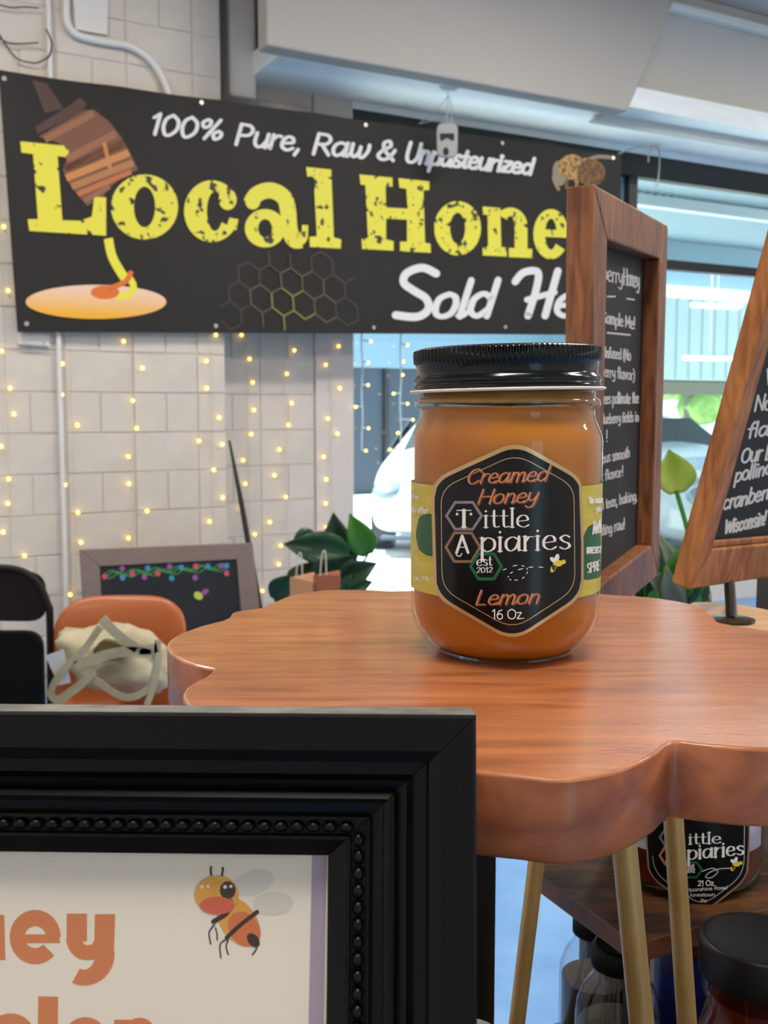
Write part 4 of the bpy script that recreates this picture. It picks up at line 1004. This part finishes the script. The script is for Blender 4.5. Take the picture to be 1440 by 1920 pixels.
for v in mb.v:
    v = Vector(v); d = 1 + .28 * noise.noise(v * 1.3 + Vector((3, 1, 0))) - .22 * abs(noise.noise(v * 2.6 + Vector((0, 5, 1)))) + .05 * noise.noise(v * 8)
    x, y, z = v * d
    nv.append((bc_.x + .185 * x, bc_.y + .11 * y, max(bc_.z + .105 * z - .03 * x, zc + .012)))
mb.v = nv; mb.build('bag_body', MATS['canvas'], bt, smooth='all')
def strap(pts, w, Ys, par, name='strap', m='canvas'):
    p = [P(x, y, Y) for (x, y), Y in zip(spline(pts, 5), [Ys] * 200)]
    mb = MB(); vs = []
    for i, a in enumerate(p):
        d = (p[min(i + 1, len(p) - 1)] - p[max(i - 1, 0)]).normalized(); s = d.cross(Vector((0, -1, 0))).normalized() * w / 2
        for c in (a - s, a + s): vs += [c, c + Vector((0, .003, 0))]
    n = len(p); fs = []
    for i in range(n - 1):
        a = 4 * i; fs += [(a, a + 2, a + 6, a + 4), (a + 1, a + 5, a + 7, a + 3), (a, a + 4, a + 5, a + 1), (a + 2, a + 3, a + 7, a + 6)]
    fs += [(0, 1, 3, 2), (4 * n - 4, 4 * n - 2, 4 * n - 1, 4 * n - 3)]
    mb.add(vs, fs); return mb.build(name, MATS[m], par, smooth=True)
SY = 2.98
mat('canvas_dark', (96, 86, 44), .9)
op = plane(P(222, 1215, 3.035), (0, -1, .15)); k = Ink(op, 0)
MB().prism([op(x, y) for x, y in rnd_poly([(172, 1222), (190, 1200), (214, 1204), (262, 1226), (240, 1232), (180, 1232)], 8)], (0, .03, 0)).build('bag_opening', MATS['canvas_dark'], bt)
strap([(188, 1175), (160, 1215), (130, 1245), (108, 1270), (95, 1300), (108, 1312), (140, 1290), (165, 1272), (185, 1280), (215, 1300), (245, 1308), (278, 1290), (292, 1250), (296, 1200)], .020, SY, bt)
strap([(140, 1250), (180, 1235), (215, 1225), (250, 1222), (290, 1228)], .030, SY, bt)
strap([(190, 1160), (215, 1185), (240, 1205), (265, 1218), (295, 1215)], .030, SY, bt)
strap([(298, 1225), (290, 1280), (275, 1322)], .018, SY - .01, bt)
strap([(178, 1262), (150, 1290), (105, 1322)], .012, SY - .02, bt)
tp = plane(P(105, 1240, 3.0), (0, -1, 0)); k_ = [tp(x, y) for x, y in ((85, 1230), (118, 1218), (132, 1280), (110, 1285))]
mat('wash_tag', (214, 218, 220), .6); MB().prism(k_, (0, .004, 0)).build('fold_flap', MATS['wash_tag'], bt)
# folding chairs
f1 = thing('folding_chair', 'dark brown metal folding chair at the left edge, open back', 'chair', P(20, 1300, 3.25) - Vector((0, 0, P(20, 1300, 3.25).z)))
pth = [(96, 1480), (94, 1180), (88, 1130), (66, 1088), (30, 1068), (-25, 1066), (-60, 1080), (-85, 1120), (-92, 1180), (-92, 1480)]
fpl = plane(P(20, 1200, 3.25), (0, -1, 0))
pts3 = [fpl(*p) for p in spline(pth)]
pts3[0].z = .0; pts3[-1].z = 0
mb = MB(); mb.tube(pts3, .012, 12); mb.build('frame_tube', MATS['chair_brown'], f1, smooth=True)
MB().prism([fpl(x, y, -.004) for x, y in rnd_poly([(-86, 1072), (84, 1072), (88, 1166), (-86, 1164)], 36)], (0, .012, 0)).build('backrest', MATS['chair_brown'], f1, bevel=.004)
MB().abox(pts3[-1].x + .02, pts3[0].x - .02, 2.9, 3.24, .43, .455).build('seat', MATS['chair_brown'], f1, bevel=.01)
for x in (pts3[-1].x + .03, pts3[0].x - .03): rod(Vector((x, 3.22, .62)), Vector((x, 2.88, 0)), .010, 'leg', MATS['chair_brown'], f1)
f2 = thing('folding_chair', 'flat black padded chair back in front of the brown folding chair', 'chair', P(10, 1300, 2.8) - Vector((0, 0, P(10, 1300, 2.8).z)))
f2p = plane(P(20, 1200, 2.8), (0, -1, 0))
MB().prism([f2p(x, y) for x, y in rnd_poly([(-90, 1184), (78, 1184), (84, 1420), (-90, 1420)], 34)], (0, .025, 0)).build('backrest', MATS['chair_black'], f2, bevel=.006)
for x in (-80, 74): a = f2p(x, 1400); rod(a + Vector((0, .012, 0)), Vector((a.x, a.y + .012, 0)), .012, 'leg', MATS['chair_black'], f2)
a, b = f2p(-80, 1400), f2p(74, 1400)
MB().abox(a.x, b.x, a.y - .38, a.y + .01, .42, .45).build('seat', MATS['chair_black'], f2, bevel=.01)
for x in (a.x + .01, b.x - .01): rod(Vector((x, a.y - .36, .42)), Vector((x, a.y - .38, 0)), .011, 'leg', MATS['chair_black'], f2)

def framed(root, surf, outer, inner, t, tb, m, mb_, lip=None, bev=.0015):
    n = surf.n; N_ = len(outer); O = [surf(*p) if len(p) == 2 else p for p in outer]; I = [surf(*p) if len(p) == 2 else p for p in inner]
    for i in range(N_):
        j = (i + 1) % N_
        MB().prism([O[i], O[j], I[j], I[i]], -n * t).build('frame_rail', MATS[m], root, bevel=bev)
    C = sum(I, Vector()) / N_
    if lip:
        J = [p + (C - p) * lip for p in I]
        for i in range(N_):
            j = (i + 1) % N_
            MB().prism([p - n * (tb * .35) for p in (I[i], I[j], J[j], J[i])], -n * (tb * .5)).build('inner_lip', MATS[m], root, bevel=bev)
    return MB().prism([p - n * tb for p in I], -n * .002).build('board', MATS[mb_], root)
mat('taupe_frame', (134, 114, 106), .6, rgb2=(128, 108, 98), scale=6, stretch=(1, 1, 8)); mat('chalkboard', (26, 27, 28), .7, rgb2=(34, 34, 36), scale=4)
mat('chalk', (226, 224, 222), .9); 
tf = thing('framed_chalkboard', 'taupe framed chalkboard with a drawn light garland standing by the wall', 'chalkboard', (-.95, 4.5, 0))
tpn = plane(wp(.5, .42, 0), WN * 1.0)
tb_ = framed(tf, tpn, [(150, 1031), (474, 1018), tpn(510, 1366), tpn(172, 1402)], [(187, 1062), (444, 1049), tpn(468, 1330), tpn(205, 1360)], .02, .008, 'taupe_frame', 'chalkboard', bev=.003)
fz = [o for o in tf.children]
k = Ink(plane(tpn.p0 - tpn.n * .008, tpn.n), .0012)
cgr = [mat('gar_%d' % i, c, .8) for i, c in enumerate([(70, 170, 80), (206, 80, 110), (60, 140, 176), (150, 84, 150), (196, 206, 80)])]
for off in (0, 5, 9):
    k.line([(195 + i * 5.6, 1080 - i * .35 - off * .5 + 5 * sin(i * .85 + off * .3)) for i in range(42)], 1.3, mi=0)
for i, (x, y) in enumerate(((196, 1081), (229, 1066), (230, 1083), (248, 1075), (277, 1065), (271, 1082), (296, 1075), (318, 1062), (322, 1084), (340, 1064), (367, 1062), (366, 1083), (390, 1062), (415, 1061), (425, 1075), (425, 1061))):
    k.dot(x, y, 5, 5.5, mi=1 + [0, 2, 1, 0, 1, 2, 0, 2, 1, 1, 0, 2, 1, 2, 0, 1][i], lift=.0004)
k.dot(372, 1117, 9, 7, mi=4, rot=.6); k.dot(384, 1110, 8, 5, mi=3, rot=-.6)
tag(k.mb.build('chalk_garland', cgr, tb_), kind='stuff')

# ------------------------------------------------------------------ plant and paper bags by the window
def leaf(base, tip, width, nrm, bend, name, m, par, n=10, curl=.25):
    base, tip, nrm = Vector(base), Vector(tip), Vector(nrm).normalized(); d = tip - base; L = d.length; d.normalize(); s = d.cross(nrm).normalized(); nrm = s.cross(d)
    vs = []
    for i in range(n + 1):
        t = i / n; w = width * sin(pi * min(1, t * .93 + .07) ** .8) * (1 if t < .98 else .2); c = base + d * L * t + nrm * bend * sin(pi * t) * L
        for u in (-1, -.5, 0, .5, 1): vs.append(c + s * w * u * .5 + nrm * curl * w * (abs(u) - .3))
    mb = MB(); mb.add(vs, [(i * 5 + j, i * 5 + j + 1, i * 5 + j + 6, i * 5 + j + 5) for i in range(n) for j in range(4)])
    o = mb.build(name, m, par, smooth='all'); q = o.modifiers.new('s', 'SOLIDIFY'); q.thickness = .0012; return o
mat('leaf_dark', (22, 56, 34), .3, transl=.2, rgb2=(30, 76, 40), scale=6); mat('leaf_lit', (70, 130, 40), .35, transl=.45, rgb2=(90, 160, 60), scale=6); mat('leaf_olive', (62, 66, 34), .4, transl=.2)  # dark, brighter and more translucent, and olive leaf greens
mat('bud_green', (140, 170, 60), .4, transl=.4, rgb2=(206, 214, 110), scale=14); mat('kraft', (176, 128, 88), .7); mat('kraft_in', (150, 84, 56), .7); mat('pot', (210, 200, 190), .5); mat('soil', (50, 38, 30), .9)
pc = P(600, 1150, 4.7); pc.z = 0
pl = thing('leafy_plant', 'broad dark leaved potted plant at the left edge of the window', 'plant', (pc.x, pc.y, 0))
MB().lathe([(0, .02), (.11, .02), (.15, .36), (.16, .36), (.16, .38), (.135, .38), (.13, .34), (0, .34)], 28, (pc.x, pc.y, -.02)).build('pot', MATS['pot'], pl, smooth=True)
crown = Vector((pc.x, pc.y, .33))
for (bx, by), (tx_, ty), w, Y, m in (((640, 1075), (625, 960), .18, 4.75, 'leaf_dark'), ((690, 1040), (655, 962), .13, 4.7, 'leaf_lit'), ((655, 1040), (530, 1020), .16, 4.6, 'leaf_dark'), ((590, 1000), (545, 1032), .10, 4.62, 'leaf_dark'),
                               ((600, 1110), (665, 1040), .20, 4.55, 'leaf_dark'), ((640, 1090), (708, 1055), .12, 4.5, 'leaf_dark'), ((560, 1110), (600, 1050), .17, 4.6, 'leaf_olive'), ((515, 1125), (560, 1075), .13, 4.6, 'leaf_dark'), ((620, 1120), (700, 1090), .14, 4.8, 'leaf_dark')):
    a = P(bx, by, Y); b = P(tx_, ty, Y - .04); leaf(a, b, w, (0, -1, .25), .1, 'leaf', MATS[m], pl)
    mb = MB(); mb.tube([crown + (a - crown) * t + Vector((0, 0, .04 * sin(pi * t))) for t in (0, .3, .6, 1)], .006, 6); mb.build('stem', MATS['leaf_olive'], pl)
bn = thing('low_bench', 'low dark bench holding the brown paper bags', 'bench', (P(600, 1150, 4.2).x, 4.2, 0))
bxm = P(610, 1150, 4.2).x
MB().abox(bxm - .25, bxm + .2, 4.05, 4.35, .38, .41).build('bench_top', MATS['dark_pole'], bn, bevel=.005)
for x in (-.22, .17):
    for y in (4.08, 4.32): MB().abox(bxm + x - .015, bxm + x + .015, y - .015, y + .015, 0, .38).build('leg', MATS['dark_pole'], bn)
for i, (x0, x1, y0, m, lb) in enumerate(((545, 583, 1078, 'kraft', 'left brown paper bag with twisted cord handles'), (590, 632, 1074, 'kraft_in', 'right brown paper bag with one light corner'))):
    Y = 4.16 + i * .02; a, b = P(x0, y0, Y), P(x1, y0, Y)
    t = thing('paper_bag', lb, 'bag', ((a.x + b.x) / 2, Y + .04, .41), 'paper bags behind the stool')
    mb = MB(); z0 = .41; zt = a.z
    mb.hexa([(a.x, Y, z0), (b.x, Y, z0), (b.x, Y + .08, z0), (a.x, Y + .08, z0)], [(a.x - .004, Y, zt - .01), (b.x + .01, Y, zt - .03 + .02 * i), (b.x + .01, Y + .08, zt), (a.x, Y + .08, zt - .02)])
    mb.build('bag_body', MATS[m], t)
    hx_ = [(x0 + 10, y0 + 6), (x0 + 14, y0 - 35), (x0 + 20, y0 - 38), (x0 + 22, y0 + 4)]
    mb = MB(); mb.tube([P(x, y, Y - .002) for x, y in spline(hx_)], .003, 6); mb.build('bag_handle', MATS['wire_wall'], t)

# ------------------------------------------------------------------ chalkboard sign behind the jar
mat('stained_wood', (158, 100, 62), .5, rgb2=(104, 58, 32), scale=10, stretch=(14, 14, 2), distort=.5, bump=.1, bscale=80)
mat('amber_wood', (190, 124, 64), .45, rgb2=(140, 80, 34), scale=10, stretch=(14, 14, 2), distort=.8, bump=.1, bscale=80)
d1 = ray(1704, 690).normalized(); u1 = Vector((0, 0, 1)); u1 = (u1 - d1 * u1.dot(d1)).normalized(); n1 = d1.cross(u1).normalized()
s1p = plane(P(1114, 345, .75), n1); n1 = s1p.n
def solve_t(p, n, px):
    t = 0
    while t < .2:
        q = p - n * t; d = q - EYE; 
        x = 720 + F * d.x / (d.y * cos(PITCH) - d.z * sin(PITCH))
        if x < px: return t
        t += .0002
    return .02
T1 = solve_t(P(1114, 345, .75), n1, 1062)
s1 = thing('chalkboard_sign', 'tall chalkboard sign in a reddish wood box frame behind the jar', 'sign', (.165, .8, CT))
O1 = [(1114, 345), (1253, 423), (1235, 1078), (1104, 1190)]; I1 = [(1139, 449), (1237, 485), (1222, 1022), (1126, 1098)]
b1_ = framed(s1, s1p, O1, I1, T1, T1 * .66, 'stained_wood', 'chalkboard')
c1 = plane(s1p.p0 - n1 * T1 * .66, n1); k = Ink(c1, .0003)
for s_, a, b, h, w in (('eberry', (1122, 522), (1168, 533), 19, 2.6), ('Honey', (1169, 533), (1199, 541), 20, 2.8), ('Sample Me!', (1130, 605), (1191, 617), 14, 2.6), ('Infused (No', (1134, 670), (1183, 676), 13, 2.2), ('lueberry flavor)', (1112, 704), (1190, 713), 13, 2.2),
                       ('bees pollinate the', (1127, 757), (1198, 756), 13, 2.2), ('blueberry fields in', (1126, 795), (1198, 790), 12, 2.2), ('n !', (1122, 830), (1140, 828), 13, 2.2), ('delicious smooth', (1105, 874), (1181, 857), 12, 2.2), ('sweet flavor!', (1100, 908), (1169, 893), 12, 2.2),
                       ('Great in teas, baking,', (1094, 965), (1195, 937), 12, 2.2), ('eating raw!', (1118, 1007), (1172, 991), 13, 2.2)):
    text(k, s_, a, b, h, w, slant=0, jitter=.05)
k.line([(1139, 556), (1153, 556)], 3.5); k.line([(1176, 560), (1189, 562)], 3.5); k.line([(1139, 624), (1181, 628)], 3.5)
tag(k.build('chalk_lettering', MATS['chalk'], b1_), kind='stuff')
mat('rod_black', (16, 16, 17), .3, coat=.3)
pb_ = (s1p(1192, 1116) - n1 * T1 / 2); fb = Vector((pb_.x, pb_.y, CT))
rod(pb_ + Vector((0, 0, .004)), fb + Vector((0, 0, .004)), .004, 'rod', MATS['rod_black'], s1)
MB().lathe([(0, 0), (.022, 0), (.022, .004), (.006, .007), (0, .007)], 24, fb).build('foot', MATS['rod_black'], s1, smooth=True)

# pale riser with the tilted sign on a rod
RZ = EZ - .15
rs = thing('pale_riser', 'pale wood scalloped riser behind the right edge of the stool', 'riser', (.33, .72, CT))
slab([G(x, y, RZ) for x, y in [(1298,1129),(1325,1128),(1358,1130),(1400,1135),(1440,1143),(1480,1153),(1500,1164),(1540,1166),(1600,1180),(1640,1210),(1620,1240),(1560,1258),(1500,1258),(1440,1250),(1380,1246),(1330,1236),(1285,1210),(1264,1180),(1264,1150)]], .012, 'riser_top', MATS['pale_wood'], MATS['pale_wood'], rs)
for x, y in ((.292, .60), (.42, .66), (.33, .805)): rod(Vector((x, y, RZ - .012)), Vector((x, y, CT)), .006, 'leg', MATS['rod_black'], rs)
d2 = ray(2580, 912).normalized(); w2 = ray(1289 + 27.7, 1005).normalized() - ray(1289, 1105).normalized(); r2 = ray(1289, 1105).normalized()
u2 = w2 - r2 * (w2.dot(d2) / r2.dot(d2)); u2.normalize(); n2 = d2.cross(u2).normalized()
BL2 = P(1291, 1106, .735); s2p = plane(BL2, n2); n2 = s2p.n
T2 = min(max(solve_t(BL2, n2, 1257), .008), .03)
co = lambda px, py: ((s2p(px, py) - BL2).dot(d2), (s2p(px, py) - BL2).dot(u2))
W2 = .2; H2 = co(1488, 395)[1]; ia, ib = co(1335, 1030); il = co(1394, 838)[0]
pt2 = lambda a, b: BL2 + d2 * a + u2 * b
s2 = thing('chalkboard_sign', 'tilted chalkboard sign in an amber wood frame on a black rod', 'sign', G(1372, 1165, RZ))
mg = max(.02, min(ia, .05)); mgb = ib if ib > .01 else mg
b2_ = framed(s2, s2p, [pt2(0, H2), pt2(W2, H2), pt2(W2, 0), pt2(0, 0)], [pt2(mg, H2 - mg), pt2(W2 - mg, H2 - mg), pt2(W2 - mg, mgb), pt2(mg, mgb)], T2, T2 * .45, 'amber_wood', 'chalkboard', lip=.05)
c2 = plane(BL2 - n2 * T2 * .45, n2); k = Ink(c2, .0003)
for s_, a, b, h, w in (('Wi', (1432, 722), (1475, 716), 20, 4), ('No add', (1413, 772), (1500, 760), 19, 4), ('flavor', (1400, 822), (1490, 808), 18, 4.2), ('Our bees', (1388, 868), (1480, 856), 18, 4.2), ('pollinate', (1376, 905), (1468, 882), 17, 4.2),
                       ('cranberry fields', (1354, 957), (1520, 915), 18, 4.2), ('Wisconsin!', (1357, 1001), (1434, 984), 17, 4.4)):
    text(k, s_, a, b, h, w, slant=.2, jitter=.05)
tag(k.build('chalk_lettering', MATS['chalk'], b2_), kind='stuff')
ra = G(1372, 1165, RZ); rb_ = s2p(1383, 1088) - n2 * T2 / 2
rod(ra, rb_, .0042, 'rod', MATS['rod_black'], s2)
MB().lathe([(0, 0), (.016, 0), (.016, .002), (.005, .003), (0, .003)], 20, ra).build('foot', MATS['rod_black'], s2)

# black crate at the right behind the riser
tag(MB().abox(.335, .48, .87, .93, CT, EZ - .14).build('storage_box', MATS['rod_black'], bevel=.006), 'black storage box behind the tilted sign', 'box')

# peace lily between the two signs
lp_ = Vector((.47, 1.65, 0))
st_ = thing('plant_stand', 'slim dark plant stand under the potted lily', 'stand', lp_)
MB().lathe([(0, .8), (.13, .8), (.13, .82), (0, .82)], 28, lp_).build('stand_top', MATS['dark_pole'], st_)
for a in (0, 2.1, 4.2): rod(lp_ + Vector((.08 * cos(a), .08 * sin(a), .8)), lp_ + Vector((.14 * cos(a), .14 * sin(a), 0)), .008, 'leg', MATS['dark_pole'], st_)
ly = thing('potted_lily', 'potted lily with a pale green bud between the two chalkboard signs', 'plant', lp_ + Vector((0, 0, .82)))
MB().lathe([(0, .82), (.07, .82), (.1, .98), (.105, 1.0), (.09, 1.0), (.085, .96), (0, .96)], 28, lp_).build('pot', MATS['pot'], ly, smooth=True)
cr = lp_ + Vector((0, 0, .97)); LYY = 1.6
a = P(1268, 922, LYY); leaf(P(1268, 925, LYY), P(1254, 842, LYY), .062, (0, -1, .1), .06, 'bud', MATS['bud_green'], ly, n=14, curl=.3)
mb = MB(); mb.tube([cr, P(1300, 1040, LYY), P(1284, 975, LYY), P(1268, 920, LYY)], .004, 6); mb.build('stem', MATS['leaf_lit'], ly)
rl = random.Random(11)
for i in range(34):
    x = rl.uniform(1190, 1330); y = rl.uniform(990, 1110); Y = rl.uniform(1.5, 1.78)
    tip = P(x, y, Y); b = cr + Vector((rl.uniform(-.04, .04), rl.uniform(-.04, .04), 0)); mid = b.lerp(tip, .45) + Vector((0, 0, .04))
    leaf(mid, tip, rl.uniform(.03, .06), (rl.uniform(-.5, .5), -1, .5), .12, 'leaf', MATS[rl.choice(['leaf_dark', 'leaf_lit', 'leaf_dark', 'leaf_grey'])] if 'leaf_grey' in MATS else mat('leaf_grey', (120, 130, 112), .4, transl=.2), ly, n=8)
    mb = MB(); mb.tube([b, mid], .0025, 5); mb.build('stem', MATS['leaf_lit'], ly)

# ------------------------------------------------------------------ plank rack with the second jar, jars below
mat('rack_wood', (92, 58, 28), .5, rgb2=(36, 20, 10), scale=22, stretch=(1, 3, 2), distort=1, bump=.5, bscale=90, spec=.25); mat('rack_edge', (120, 72, 42), .5, rgb2=(70, 36, 20), scale=30)
RK = EZ - .2905; rc = Vector((.1375, .544, 0))
rk = thing('display_rack', 'dark rustic plank rack behind the gold legs of the stool', 'rack', (rc.x, rc.y, CT))
cz = lambda a, b, z: rc + cdir * a + cn * b + Vector((0, 0, z))
pp_ = [cz(0, 0, RK), cz(.30, 0, RK), cz(.30, .135, RK), cz(.02, .135, RK), cz(0, .108, RK)]
mb = MB(); mb.prism([p - Vector((0, 0, .012)) for p in pp_], (0, 0, .012)); o = mb.build('plank', [MATS['rack_wood'], MATS['rack_edge']], rk, bevel=.0008)
for pg_ in o.data.polygons:
    if abs(pg_.normal.z) < .5: pg_.material_index = 1
for a, b in ((.008, .008), (.294, .008), (.085, .116), (.294, .122)):
    c = cz(a, b, 0); MB().box((c.x, c.y, (CT + RK - .012) / 2), cdir * .005, cn * .005, (0, 0, (RK - .012 - CT) / 2)).build('leg', MATS['rod_black'], rk)
def jar_generic(name, label, cx, cy, z0, R, H, capr, caph, hm, fill=.8, neck=None, sq=.0, group=None, capm='lid_matte', gm='jar_glass', knurl=.0003):
    t = thing(name, label, 'jar', (cx, cy, z0), group); neck = neck or capr * .94; s = H - caph
    pr_ = [(0, .001), (R * .8, .0005), (R * .95, .004), (R, .012), (R, s * .62), (R * .97, s * .72), (R * .82, s * .84), (neck, s * .93), (neck, s + .002)]
    MB().lathe([(r, z0 + z) for r, z in pr_], 48, (cx, cy, 0)).build('glass', MATS[gm], t, smooth='all')
    hz = s * fill; hp_ = [(0, .003)] + [(r - .0015, z + .0015) for r, z in pr_[1:] if z < hz - .004]
    rl_ = hp_[-1][0]; hp_ += [(rl_, hz), (0, hz)]
    MB().lathe([(r, z0 + z) for r, z in hp_], 48, (cx, cy, 0)).build('honey', MATS[hm], t, smooth=True)
    KK = 60
    MB().lathe([(neck * .98, z0 + s - .0005), (capr, z0 + s), (capr, z0 + H - .003), (capr - .0015, z0 + H - .0005), (capr - .003, z0 + H), (capr - .005, z0 + H - .0008), (0, z0 + H - .0008)], KK * 4, (cx, cy, 0), wob=lambda i, k: (knurl if i in (1, 2) else 0) * (1 if k % 4 < 2 else -1)).build('lid', MATS[capm], t, smooth=True, angle=50)
    return t
J2R, J2x, J2y = .0485, .190, .6385
j2 = jar_generic('honey_jar', 'dark red honey jar with black label on the plank rack behind the gold legs', J2x, J2y, RK + .0002, J2R, .117, .036, .016, 'honey_dark', fill=.92)
c2s = cyl(J2x, J2y, J2R)
mat('lavender', (150, 146, 176), .5, rgb2=(196, 192, 210), scale=40, mixlo=.4, mixhi=.6)
bd2 = arc_band(J2x, J2y, J2R + .0002, -.98, .92, RK + .028, RK + .073).build('side_label', MATS['lavender'], j2, smooth='all')
h2o = rnd_poly([(1210, 1530), (1407, 1530), (1406, 1645), (1317, 1716), (1211, 1640)], [4, 4, 34, 34, 34]); h2i = rnd_poly([(1213, 1531), (1404, 1531), (1403, 1644), (1317, 1711), (1214, 1639)], [4, 4, 32, 32, 32])
l2 = strip_fill(c2s, h2o, .0004, 'front_label', MATS['gold_ink'], j2, 4); strip_fill(c2s, h2i, .0005, 'label_field', MATS['label_black'], l2, 4)
k = Ink(c2s, .0006)
q = rnd_poly([(1223, 1535), (1396, 1535), (1395, 1640), (1316, 1700), (1224, 1635)], [4, 4, 30, 30, 30]); k.line(q, 1.2, smooth=False, cap=False); k.build('thin_border', MATS['grey_ink'], l2)
k = Ink(c2s, .0007)
text(k, 'ittle', (1290, 1583), (1354, 1581), 13, 3.8, contrast=.25, serif=.17); text(k, 'piaries', (1288, 1612), (1396, 1602), 17, 4.6, contrast=.25, serif=.15, tall=.75)
text(k, 'T', (1250, 1585), (1268, 1584), 12, 4, contrast=.3, serif=.2); text(k, 'A', (1248, 1615), (1266, 1614), 12, 3.6, contrast=.3, serif=.16)
text(k, '21 Oz.', (1308, 1661), (1341, 1660), 6.3, 1.5); text(k, 'est', (1289, 1628), (1302, 1628), 5.5, 1.4); text(k, '2012', (1287, 1636), (1303, 1636), 4.2, 1.2)
text(k, 'Moonshine Road', (1286, 1672), (1364, 1667), 4, .9); text(k, 'Jonestown,', (1291, 1681), (1343, 1680), 4, .9); text(k, 'Pa', (1314, 1692), (1325, 1691.5), 4, .9)
k.line([(1316, 1634), (1335, 1628), (1346, 1634), (1335, 1645), (1323, 1645), (1330, 1636), (1350, 1629), (1375, 1628)], 1.2, cap=False)
tag(k.build('lettering', MATS['white_ink'], l2), kind='stuff')
k = Ink(c2s, .00065); hexring(k, 1259, 1570, 22, 4, 19); k.build('hexagon', MATS['silver_ink'], l2)
k = Ink(c2s, .00062); hexring(k, 1257, 1604, 20, 4, 19); k.build('hexagon', MATS['copper'], l2)
k = Ink(c2s, .00068); hexring(k, 1297, 1631, 19, 4.2, 16); k.build('hexagon', MATS['green_ink'], l2)
bee_small(c2s, 1381, 1620, 13, l2, .0008)
jar_generic('honey_jar', 'wide jar with a broad black lid at the lower right corner', .199, .528, CT + .0002, .031, .1415, .0305, .020, 'honey_dark', fill=.9, knurl=0)
mat('syrup_brown', (66, 38, 26), .25); mat('syrup_grey', (84, 80, 66), .3); glass_mat('clear_glass', (.96, .97, .98), 1.5, .01)
jar_generic('honey_bottle', 'short bottle with a ribbed black cap just left of the middle gold leg', .1425, .600, CT + .0002, .026, .1, .0165, .014, 'syrup_grey', fill=.55, gm='clear_glass')
jar_generic('honey_bottle', 'clear shouldered bottle of brown honey under the rack corner', .139, .6515, CT + .0002, .0235, .092, .015, .012, 'syrup_brown', fill=.62, gm='clear_glass')
j5 = jar_generic('honey_jar', 'blue labelled jar under the rack between leg and wide lid', .205, .645, CT + .0002, .028, .11, .024, .014, 'honey_dark', fill=.9)
mat('blue_label', (22, 40, 120), .4, rgb2=(14, 24, 84), scale=40)
bl5 = arc_band(.205, .645, .0284, -1.6, 1.6, CT + .012, CT + .078).build('wrap_label', MATS['blue_label'], j5, smooth='all')
c5 = cyl(.205, .645, .0288); k = Ink(c5, .0002); k.ring(1330, 1881, 10, 9, 5, 5); k.build('green_spot', MATS['band_yellow'], bl5)
k = Ink(c5, .0002); k.dot(1332, 1862, 6, 5); k.dot(1318, 1908, 5); tag(k.build('pale_spot', MATS['lavender'], bl5), kind='stuff')
jar_generic('honey_jar', 'clear jar barely showing past the lower right corner of the picture frame', .0385, .46, CT + .0002, .021, .128, .019, .006, 'syrup_brown', fill=.5, gm='clear_glass', capm='steel')
bp_ = thing('display_post', 'black upright display post on a foot just right of the picture frame', 'stand', (.0615, .60, CT))
MB().abox(.0535, .0665, .594, .606, CT + .006, EZ - .135).build('upright', MATS['rod_black'], bp_, bevel=.0008)
MB().abox(.02, .075, .57, .625, CT, CT + .006).build('foot', MATS['rod_black'], bp_, bevel=.001)
